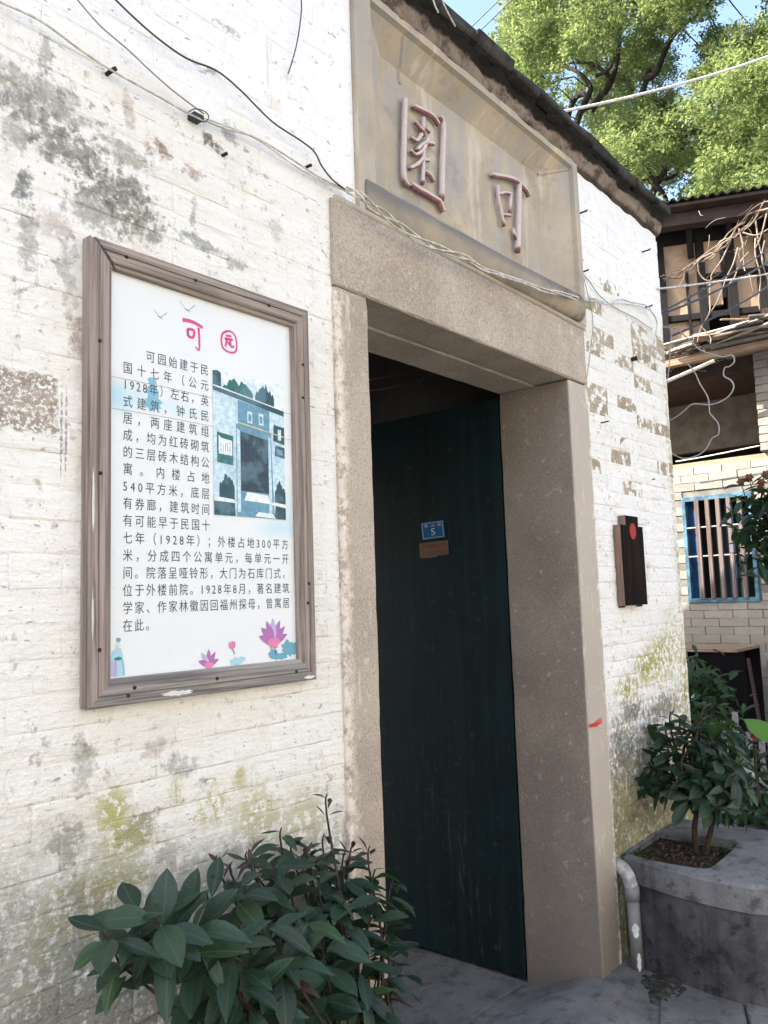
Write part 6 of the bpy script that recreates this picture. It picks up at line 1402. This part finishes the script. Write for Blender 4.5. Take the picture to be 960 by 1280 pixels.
# ------------------------------------------------------------------ camphor tree
tree = thing('camphor_tree', 'large sunlit bright green camphor tree rising behind the gatehouse roof', 'tree', (16.5, 4.5, 0))
CL = [(17.066,3.061,10.581,0.68),(11.703,1.105,6.589,0.51),(17.806,0.926,10.744,0.39),(15.306,3.408,13.685,0.55),(12.617,0.381,7.498,0.63),(12.387,4.813,10.123,0.35),(13.008,0.411,10.816,0.69),(18.23,1.24,13.931,0.54),(18.087,2.576,15.29,0.59),(13.592,0.339,7.162,0.48),(11.956,4.216,12.744,0.46),(16.246,2.568,15.712,0.47),(14.865,4.748,9.738,0.46),(15.55,1.383,11.861,0.35),(18.186,8.575,19.03,0.42),(18.094,2.442,9.271,0.47),(16.929,5.059,13.17,0.39),(17.518,2.289,10.035,0.36),(13.885,0.102,11.914,0.56),(17.969,0.925,13.205,0.54),(12.742,3.62,11.752,0.38),(18.477,7.872,13.616,0.41),(15.235,7.298,9.429,0.49),(17.912,4.549,17.678,0.36),(17.016,0.766,10.445,0.39),(17.413,4.325,16.356,0.45),(16.607,4.091,12.855,0.52),(12.526,3.713,11.099,0.48),(15.889,0.569,7.657,0.52),(13.406,3.601,13.734,0.62),(17.002,1.127,12.591,0.62),(16.817,2.433,10.817,0.48),(15.329,2.494,14.949,0.44),(17.217,2.576,12.65,0.58),(16.008,1.396,12.261,0.61),(17.4,1.445,13.071,0.65),(18.196,2.998,9.119,0.53),(17.356,3.529,15.704,0.68),(16.538,3.992,11.128,0.61),(16.923,4.547,12.094,0.57),(12.62,1.026,11.997,0.5),(16.302,2.37,13.933,0.57),(13.084,5.897,12.005,0.37),(12.771,4.927,12.463,0.42),(17.822,3.216,15.203,0.35),(14.37,3.571,12.964,0.39),(11.752,0.469,9.188,0.56),(13.876,5.917,11.863,0.55),(14.434,0.463,7.966,0.63),(18.276,3.999,9.631,0.56),(11.507,3.105,7.366,0.39),(14.522,0.614,10.816,0.43),(14.158,4.659,8.322,0.69),(13.319,0.424,8.768,0.69),(14.839,3.116,12.94,0.39),(15.228,0.901,13.853,0.45),(13.22,0.388,7.661,0.44),(13.552,5.442,8.255,0.56),(15.209,4.42,13.789,0.51),(15.636,4.619,10.567,0.36),(17.916,6.386,14.944,0.66),(16.949,3.193,16.518,0.5),(15.926,3.069,10.35,0.52),(17.31,6.574,16.209,0.37),(14.53,1.078,9.012,0.45),(12.499,1.075,6.926,0.52),(11.979,1.912,7.573,0.43),(16.145,1.527,9.229,0.36),(15.774,0.519,13.037,0.49),(11.903,2.766,12.312,0.55),(14.927,4.63,11.374,0.68),(16.381,4.421,16.539,0.4),(17.873,3.07,12.878,0.54),(12.436,1.047,9.062,0.43),(12.755,3.413,8.922,0.6),(16.176,2.23,14.808,0.38),(17.075,3.932,14.412,0.36),(12.478,1.628,7.616,0.57),(13.833,3.72,13.035,0.56),(14.534,2.25,8.766,0.65),(14.2,5.462,13.139,0.66),(13.442,5.09,13.418,0.41),(14.874,4.647,14.2,0.36),(18.118,2.781,13.154,0.39),(11.675,4.12,12.141,0.43),(18.315,8.41,16.71,0.48),(13.184,1.218,11.67,0.59),(14.515,0.483,9.06,0.69),(15.339,3.756,15.491,0.7),(12.157,2.144,10.422,0.37),(18.05,1.159,12.182,0.37),(14.281,4.654,15.272,0.37),(13.642,4.449,12.063,0.37),(17.949,7.96,14.87,0.56),(11.622,0.269,9.835,0.54),(13.653,1.623,7.519,0.51),(12.31,0.525,10.359,0.46),(17.236,7.924,12.297,0.46),(13.214,5.08,14.558,0.38),(14.444,3.74,14.451,0.46),(17.773,2.171,11.999,0.58),(14.595,1.472,9.984,0.64),(16.596,2.819,8.68,0.6),(14.177,4.776,9.523,0.4),(13.338,5.708,14.349,0.59),(16.847,5.384,17.388,0.55),(18.145,5.713,11.025,0.56),(14.037,4.823,12.309,0.47),(12.698,5.274,11.084,0.6),(14.727,4.68,8.944,0.5),(18.054,4.858,11.489,0.54),(12.225,0.013,8.06,0.63),(18.346,4.715,18.114,0.36),(12.908,4.359,12.523,0.55),(13.191,3.685,9.122,0.47),(17.381,6.487,9.922,0.65),(12.687,2.341,12.807,0.38),(17.542,5.672,12.345,0.57),(14.224,2.25,12.8,0.46),(16.35,1.665,8.43,0.58),(14.04,2.814,8.82,0.56),(13.489,1.666,9.858,0.38),(16.774,1.93,15.135,0.58),(16.314,0.776,8.294,0.64),(12.961,1.261,8.88,0.53),(14.231,3.473,14.856,0.41),(17.871,3.139,9.671,0.56),(16.322,4.326,15.985,0.54),(15.855,4.914,14.685,0.66),(16.865,6.835,12.98,0.43),(17.312,8.124,14.393,0.66),(11.713,-0.205,9.762,0.39),(16.332,3.014,10.977,0.61),(17.342,8.11,15.195,0.69),(16.016,5.18,10.099,0.67),(12.597,5.04,13.306,0.38),(17.126,2.299,9.735,0.6),(11.951,4.648,13.29,0.42),(16.264,4.599,13.163,0.61),(15.304,6.721,14.164,0.48),(13.571,1.327,8.531,0.39),(16.661,3.829,13.859,0.67),(14.991,3.975,13.466,0.59),(13.572,1.101,9.312,0.47),(11.853,0.47,8.482,0.5),(18.392,8.293,15.904,0.54),(12.143,3.16,7.378,0.47),(16.861,1.264,15.305,0.48),(14.803,0.239,10.359,0.38),(16.309,5.701,9.536,0.53),(16.016,3.071,8.948,0.57),(16.794,5.065,9.13,0.66),(14.45,-0.019,11.435,0.44),(16.166,3.703,14.054,0.39),(12.017,4.345,10.783,0.48),(12.876,0.563,7.023,0.36),(15.692,1.478,7.883,0.4),(18.063,6.883,10.854,0.36),(13.367,4.873,11.968,0.61),(12.13,0.021,7.477,0.39),(13.186,2.353,7.281,0.55),(16.62,5.763,13.162,0.4),(15.774,4.085,12.291,0.63),(11.768,5.052,10.709,0.48),(13.584,3.586,14.334,0.51),(14.093,2.15,7.784,0.54),(18.023,5.773,17.441,0.38),(15.201,3.776,10.114,0.49),(15.362,0.508,11.75,0.64),(14.96,6.013,14.049,0.55),(18.273,5.469,17.646,0.44),(16.688,5.808,11.153,0.44),(17.636,6.215,16.523,0.5),(11.568,0.934,8.335,0.37),(17.599,1.595,12.13,0.36),(16.548,2.816,15.157,0.56),(18.143,3.115,15.487,0.39),(12.15,5.275,9.761,0.37),(17.744,4.515,12.248,0.6),(17.405,8.145,13.697,0.39),(13.59,1.144,11.292,0.35),(13.969,4.839,14.877,0.38),(16.054,4.198,11.552,0.41),(16.31,6.761,13.95,0.51),(12.515,2.179,7.304,0.44),(15.906,0.768,12.456,0.57),(16.889,0.41,13.949,0.47),(16.518,7.07,18.195,0.49),(17.774,1.007,9.701,0.53),(13.083,5.361,12.151,0.36),(14.763,0.707,7.401,0.39),(15.262,1.311,13.415,0.38),(14.562,0.193,9.588,0.45),(14.495,2.945,7.874,0.42),(18.073,7.394,19.577,0.51),(12.439,1.045,8.571,0.42),(13.263,5.517,11.115,0.47),(15.974,4.874,12.051,0.52),(13.474,0.797,7.133,0.47),(14.44,0.557,12.297,0.5),(18.106,2.069,16.74,0.46),(17.072,2.344,11.278,0.41),(17.036,3.616,16.963,0.62),(18.32,7.828,18.459,0.65),(16.057,5.885,10.547,0.48),(13.416,1.713,11.689,0.35),(16.704,2.628,11.483,0.53),(16.647,4.154,14.421,0.48),(17.384,8.008,17.388,0.4),(14.569,6.146,13.019,0.63),(15.822,2.156,8.92,0.36),(12.909,0.676,6.508,0.37),(14.501,4.917,15.968,0.46),(13.019,0.514,8.142,0.49),(17.522,2.092,10.764,0.59),(15.35,6.346,17.461,0.69),(17.971,1.488,13.614,0.38),(11.909,4.248,13.669,0.56),(17.123,1.956,12.184,0.51),(15.259,0.689,9.738,0.41),(17.26,4.513,13.81,0.43),(11.996,3.63,8.196,0.54),(16.244,1.54,12.755,0.39),(15.985,3.16,15.268,0.67),(15.092,2.075,14.301,0.51),(13.448,2.933,12.927,0.51),(13.205,5.804,10.524,0.45),(18.018,8.049,17.365,0.45),(16.273,4.735,15.339,0.51),(13.797,5.982,9.449,0.59),(17.254,5.668,15.98,0.53),(17.421,5.313,13.697,0.55),(15.806,3.925,11.043,0.49),(15.723,4.908,13.793,0.56),(16.638,6.544,14.426,0.36),(17.837,8.013,12.745,0.37),(18.1,5.526,11.622,0.68),(14.704,1.643,9.109,0.45),(18.023,7.218,15.84,0.49),(11.748,2.355,10.672,0.64),(11.727,3.852,10.398,0.39),(18.467,8.47,19.911,0.61),(16.979,1.062,9.075,0.44),(16.606,1.456,8.967,0.61),(17.359,0.681,11.625,0.61),(17.034,3.032,9.672,0.45),(17.949,2.15,14.945,0.39),(16.336,1.147,10.302,0.38),(15.317,5.81,13.19,0.38),(12.436,1.89,8.711,0.51),(12.215,1.864,11.231,0.68),(14.301,4.507,14.333,0.67),(13.303,0.444,9.655,0.52),(14.075,4.195,10.171,0.57),(17.978,3.332,11.674,0.6),(16.78,2.609,15.648,0.43),(16.498,0.274,12.125,0.68),(16.063,7.313,11.534,0.54),(14.484,0.798,12.92,0.67),(14.955,2.025,7.746,0.52),(11.844,1.401,8.68,0.69),(13.314,2.751,11.546,0.48),(18.094,6.041,11.958,0.47),(13.383,5.456,11.563,0.4),(14.47,6.859,9.757,0.35),(13.648,0.728,12.666,0.51),(14.881,5.591,9.796,0.37),(15.547,7.076,10.271,0.45),(17.722,2.132,16.128,0.68),(14.48,1.759,13.608,0.64),(13.141,1.933,11.769,0.37),(14.619,2.787,13.388,0.66),(17.663,0.598,15.248,0.38),(14.714,0.269,12.869,0.43),(14.915,2.461,11.087,0.59),(14.418,1.528,12.448,0.4),(16.659,5.6,12.477,0.46),(18.348,6.371,16.384,0.58),(15.575,6.796,16.971,0.56),(15.332,3.262,9.874,0.56),(17.208,4.985,16.796,0.61),(16.618,0.275,12.877,0.5),(14.355,2.099,9.797,0.44),(16.093,4.785,11.298,0.52),(13.957,0.906,10.957,0.61),(17.653,3.974,10.223,0.42),(18.434,3.037,11.993,0.47),(12.844,3.568,7.456,0.67),(11.509,1.249,11.243,0.48),(15.967,1.568,10.686,0.55),(12.298,0.485,11.041,0.65),(17.759,1.254,15.915,0.56),(14.133,0.902,8.725,0.39),(12.737,0.167,6.345,0.42),(13.9,0.337,11.015,0.39),(13.845,5.164,13.74,0.41),(14.571,5.666,15.574,0.38),(16.905,3.502,14.649,0.44),(18.007,1.722,8.876,0.43),(15.72,2.224,10.07,0.7),(14.969,1.308,10.857,0.68),(12.01,-0.163,10.734,0.47),(12.505,3.869,13.025,0.61),(15.839,5.846,16.067,0.4),(12.974,1.618,12.272,0.55),(13.248,0.88,11.091,0.48),(15.054,4.849,13.55,0.41),(15.283,2.744,13.825,0.52),(17.353,6.669,14.902,0.57),(12.733,2.681,11.744,0.69),(16.934,4.729,15.876,0.69),(12.57,2.884,8.824,0.38),(14.165,6.321,11.56,0.51),(18.398,4.478,12.31,0.46),(12.38,4.452,11.898,0.66),(14.282,5.656,14.594,0.39),(16.768,2.054,10.347,0.47),(18.21,7.515,16.526,0.36),(14.582,4.6,13.415,0.65),(16.022,1.917,11.769,0.53),(18.445,6.192,15.236,0.4),(18.477,1.169,9.301,0.44),(14.94,2.882,8.908,0.52),(18.465,3.739,11.099,0.62),(15.225,2.655,9.57,0.43),(15.186,4.813,9.081,0.36),(15.882,2.747,8.132,0.52),(14.934,1.597,12.789,0.44),(13.116,4.822,8.174,0.64),(13.984,2.077,9.088,0.56),(13.422,3.844,9.664,0.61),(15.05,6.255,13.572,0.37),(13.59,2.268,13.6,0.6),(18.064,5.681,12.741,0.57),(13.937,3.488,9.67,0.57),(14.946,5.56,12.716,0.36),(16.856,7.149,14.707,0.63),(18.267,1.768,10.07,0.42),(17.048,6.817,17.688,0.42),(16.422,5.954,12.725,0.36),(15.38,2.788,11.287,0.53),(17.333,4.268,11.133,0.61),(15.596,1.142,10.705,0.51),(17.945,6.747,11.885,0.36),(12.802,0.969,9.726,0.48),(12.296,3.237,12.347,0.36),(13.285,4.061,14.369,0.47),(18.394,4.733,13.704,0.39),(13.514,5.552,8.891,0.54),(16.428,7.206,15.326,0.55),(11.931,3.53,10.72,0.49),(15.994,4.944,16.408,0.61),(18.28,1.191,10.969,0.49),(17.767,8.36,11.342,0.4),(12.667,5.539,8.048,0.46),(11.718,3.72,11.893,0.51),(17.624,2.097,9.181,0.54),(13.494,4.274,8.515,0.61),(16.726,4.778,10.3,0.67),(15.009,2.817,12.525,0.37),(13.54,1.995,8.274,0.55),(15.086,6.135,9.404,0.41),(17.079,3.518,9.396,0.65),(15.328,0.743,12.342,0.53),(18.234,4.802,17.201,0.4),(13.955,5.667,15.845,0.36),(11.549,3.65,12.989,0.39),(17.959,3.382,17.107,0.67),(13.894,1.346,12.091,0.43),(17.183,7.607,13.738,0.45),(16.885,7.467,15.61,0.62),(17.239,7.992,11.423,0.51),(17.357,2.596,10.446,0.42),(17.021,2.38,8.916,0.53),(18.453,5.563,10.008,0.63),(13.705,1.207,7.911,0.57),(18.476,4.051,18.176,0.38),(15.814,5.403,13.12,0.42),(17.333,0.371,14.811,0.55),(12.313,4.386,8.181,0.57),(13.158,1.706,8.639,0.4),(17.66,3.35,14.392,0.43),(18.349,0.769,11.333,0.52),(17.98,1.573,9.592,0.51),(18.159,3.857,17.61,0.38),(12.719,2.063,9.167,0.47),(14.3,4.198,15.32,0.48),(18.136,2.588,11.191,0.65),(15.799,6.406,14.9,0.46),(16.454,0.773,11.714,0.37),(12.249,0.799,6.361,0.38),(12.499,1.513,9.556,0.53),(11.881,0.038,6.447,0.5),(15.609,2.627,11.791,0.38),(17.554,7.369,18.546,0.51),(15.73,2.509,10.798,0.67),(11.999,0.917,7.299,0.63),(15.875,6.897,15.879,0.54),(15.843,1.17,13.306,0.46),(18.219,0.701,14.25,0.62),(18.407,1.204,15.599,0.58),(17.352,0.299,12.992,0.56),(12.239,3.066,11.646,0.36),(12.927,2.827,12.725,0.46),(15.755,0.863,11.945,0.47),(12.951,5.299,8.787,0.53),(16.176,0.717,10.23,0.49),(15.098,1.711,8.395,0.58),(15.494,1.067,9.06,0.56),(15.997,0.992,9.774,0.41),(15.969,0.181,11.739,0.36),(18.18,6.345,10.533,0.61),(16.414,3.631,8.908,0.43),(13.466,4.519,9.065,0.55),(16.971,1.514,13.744,0.42),(18.493,6.101,17.926,0.36),(12.339,0.282,8.889,0.41),(15.871,1.716,14.428,0.6),(13.834,5.43,15.037,0.47),(15.995,6.536,10.338,0.62),(17.24,7.314,17.806,0.54),(14.578,1.105,7.22,0.41),(15.271,6.399,10.282,0.48),(11.696,4.568,11.16,0.55),(15.774,3.046,14.222,0.51),(16.169,7.118,13.302,0.42),(16.913,5.609,14.399,0.7),(15.161,0.382,10.821,0.45),(17.424,2.489,11.468,0.36),(18.27,4.69,15.608,0.7),(16.827,7.333,11.117,0.42),(17.358,6.092,18.231,0.38),(16.335,1.619,14.135,0.44),(12.079,2.499,11.732,0.51),(17.454,7.817,19.174,0.57),(17.264,5.677,17.946,0.46),(15.895,3.794,13.495,0.68),(18.36,7.656,15.888,0.35),(12.269,4.709,10.933,0.38),(13.814,0.661,10.046,0.67),(17.46,6.38,10.901,0.46),(12.616,2.39,10.951,0.51),(17.653,4.834,14.087,0.68),(17.003,5.378,10.963,0.64),(16.522,2.945,12.74,0.35),(16.89,2.198,14.268,0.63),(17.475,3.064,12.042,0.46),(17.454,1.632,8.507,0.5),(12.14,4.934,12.264,0.39),(17.038,5.506,13.289,0.48),(16.853,0.668,11.287,0.41),(18.457,8.895,11.302,0.37),(18.475,1.782,11.389,0.7),(16.258,0.631,9.682,0.39),(15.947,2.136,9.47,0.48),(15.908,2.893,9.613,0.41),(13.688,4.198,12.662,0.59),(18.139,5.129,16.756,0.55),(16.787,1.094,10.78,0.64),(16.46,4.008,10.243,0.37),(17.667,1.132,11.69,0.45),(12.584,3.488,13.535,0.64),(14.758,2.813,14.529,0.5),(15.315,1.22,12.445,0.37),(16.587,4.638,12.54,0.49),(15.066,0.331,8.72,0.46),(15.274,1.029,8.021,0.53),(15.33,0.093,13.15,0.69),(18.024,6.059,19.015,0.56),(17.759,6.069,11.405,0.49)]
M = NM('camphor leaf', .45, .4)
c = M.mix(M.noise(.55, 3), (.13,.20,.08), (.24,.32,.14)); c = M.mix(M.ss(M.noise(3.0, 3), .45, .65), c, (.07,.12,.05)); M.base(c)
t = M.node('ShaderNodeBsdfTranslucent'); M.put(t.inputs[0], M.mix(.5, c, (.38,.42,.13)))
mx = M.node('ShaderNodeMixShader'); mx.inputs[0].default_value = .48
M.l.new(M.b.outputs[0], mx.inputs[1]); M.l.new(t.outputs[0], mx.inputs[2]); M.l.new(mx.outputs[0], M.n['Material Output'].inputs[0])
camphor = M.m
bark = simple('camphor bark', (.055,.045,.04), .9, .2, .25, 5, .6)
trunk_pts = [(16.5,4.5,-.1),(16.4,4.4,3),(16.2,4.2,6.0),(15.8,4.0,8.0)]
q = MB(); q.tube(trunk_pts, .42, 10, r1=.26, smooth=4); obj('trunk', q.mesh('trunk', True), bark, tree)
limbs = [([(14.5,5.835,8.612),(14.5,5.764,9.774),(14.5,5.537,10.54),(14.5,5.226,11.264),(14.5,4.993,11.365),(14.5,4.804,11.113),(14.5,4.783,10.904)], .09), ([(14.2,5.197,10.11),(14.2,4.99,10.688),(14.2,4.745,11.078),(14.2,4.684,11.249),(14.2,4.928,11.659),(14.2,5.29,11.964),(14.2,5.644,12.026)], .075), ([(14.4,4.767,10.934),(14.4,4.38,11.259),(14.4,4.185,11.744),(14.4,4.095,12.359),(14.4,3.994,13.136)], .08), ([(14.3,4.284,11.281),(14.3,4.587,11.684),(14.3,4.911,11.904),(14.3,5.337,12.071)], .045),
         ([(14.8,4.14,8.332),(14.8,3.913,8.894),(14.8,3.603,9.338),(14.8,3.282,9.609),(14.8,3.138,9.944),(14.8,2.968,10.265)], .08), ([(14.2,3.992,9.088),(14.2,3.618,8.997),(14.2,3.333,8.86),(14.2,3.111,8.928)], .055), ([(14.6,3.812,9.178),(14.6,3.59,8.862),(14.6,3.496,8.487),(14.6,3.497,8.056)], .06), ([(14.5,3.747,11.101),(14.5,3.511,11.154),(14.5,3.253,11.589),(14.5,3.015,11.788),(14.5,2.568,11.952),(14.5,2.269,12.181)], .075), ([(14.8,4.653,9.154),(14.8,4.167,10.284),(14.8,3.925,11.002),(14.8,3.81,11.279),(14.8,3.732,11.489)], .10), ([(14.4,6.233,11.832),(14.4,5.766,11.834),(14.4,5.405,11.809),(14.4,5.093,11.735)], .035), ([(14.6,2.62,7.919),(14.6,2.51,8.474),(14.6,2.202,8.952),(14.6,1.964,9.447),(14.6,1.667,9.908)], .07), ([(14.2,4.644,10.837),(14.2,4.88,10.807),(14.2,5,10.527)], .05),([(14.2,4.557,11.405),(14.2,4.312,11.406),(14.2,4.173,11.552)],.04)]
bs = Vector(trunk_pts[-1])
for pts, r_ in limbs:
    q = MB(); q.tube(pts, r_, 7, r1=r_*.35, smooth=4); obj('limb', q.mesh('limb', True), bark, tree)
for k in (0, 4, 10):
    pts, r_ = limbs[k]; q = MB(); q.tube([bs, bs.lerp(Vector(pts[0]), .5) + Vector((0,0,-.3)), pts[0]], .16, 7, r1=r_, smooth=4); obj('limb', q.mesh('limb', True), bark, tree)
r = random.Random(77); q = MB(); V = q.v; Fc = q.f
for ci, (cx, cy, cz, cr) in enumerate(CL):
    n = int(1500*(cr/.55)**2)
    subs = []
    for k in range(16):
        d = Vector((r.gauss(0,1), r.gauss(0,1), r.gauss(0,.8))).normalized()*cr*r.uniform(.45,1.0); subs.append((cx+d.x, cy+d.y, cz+d.z))
    for k in range(n):
        sx, sy, sz = subs[r.randrange(16)]
        px_ = sx + r.gauss(0, cr*.17); py_ = sy + r.gauss(0, cr*.17); pz_ = sz + r.gauss(0, cr*.12)
        s_ = r.uniform(.020, .042); a = r.uniform(0, 6.283); ca, sa = math.cos(a)*s_, math.sin(a)*s_; tl = r.uniform(-.7,.7)*s_; t2 = r.uniform(-.7,.7)*s_
        b = len(V)
        V.append((px_+ca, py_+sa, pz_+tl)); V.append((px_-sa*.45, py_+ca*.45, pz_+t2)); V.append((px_-ca, py_-sa, pz_-tl)); V.append((px_+sa*.45, py_-ca*.45, pz_-t2))
        Fc.append((b, b+1, b+2, b+3))
q.mi = [0]*len(Fc)
obj('crown', q.mesh('crown'), camphor, tree, kind='stuff')
q = MB()
for ci, (cx, cy, cz, cr) in enumerate(CL):
    c_ = Vector((cx,cy,cz)); best = min((Vector(p) for pts, _ in limbs for p in pts), key=lambda p: (p-c_).length)
    if (best-c_).length < 1.7:
        q.tube([best, best.lerp(c_, .5)+Vector((r.uniform(-.15,.15), r.uniform(-.15,.15), r.uniform(-.1,.2))), c_], .014, 4, r1=.006, smooth=3)
obj('branches', q.mesh('branches', True), bark, tree)
print('leaves', nleaf, 'crown faces', len(Fc))
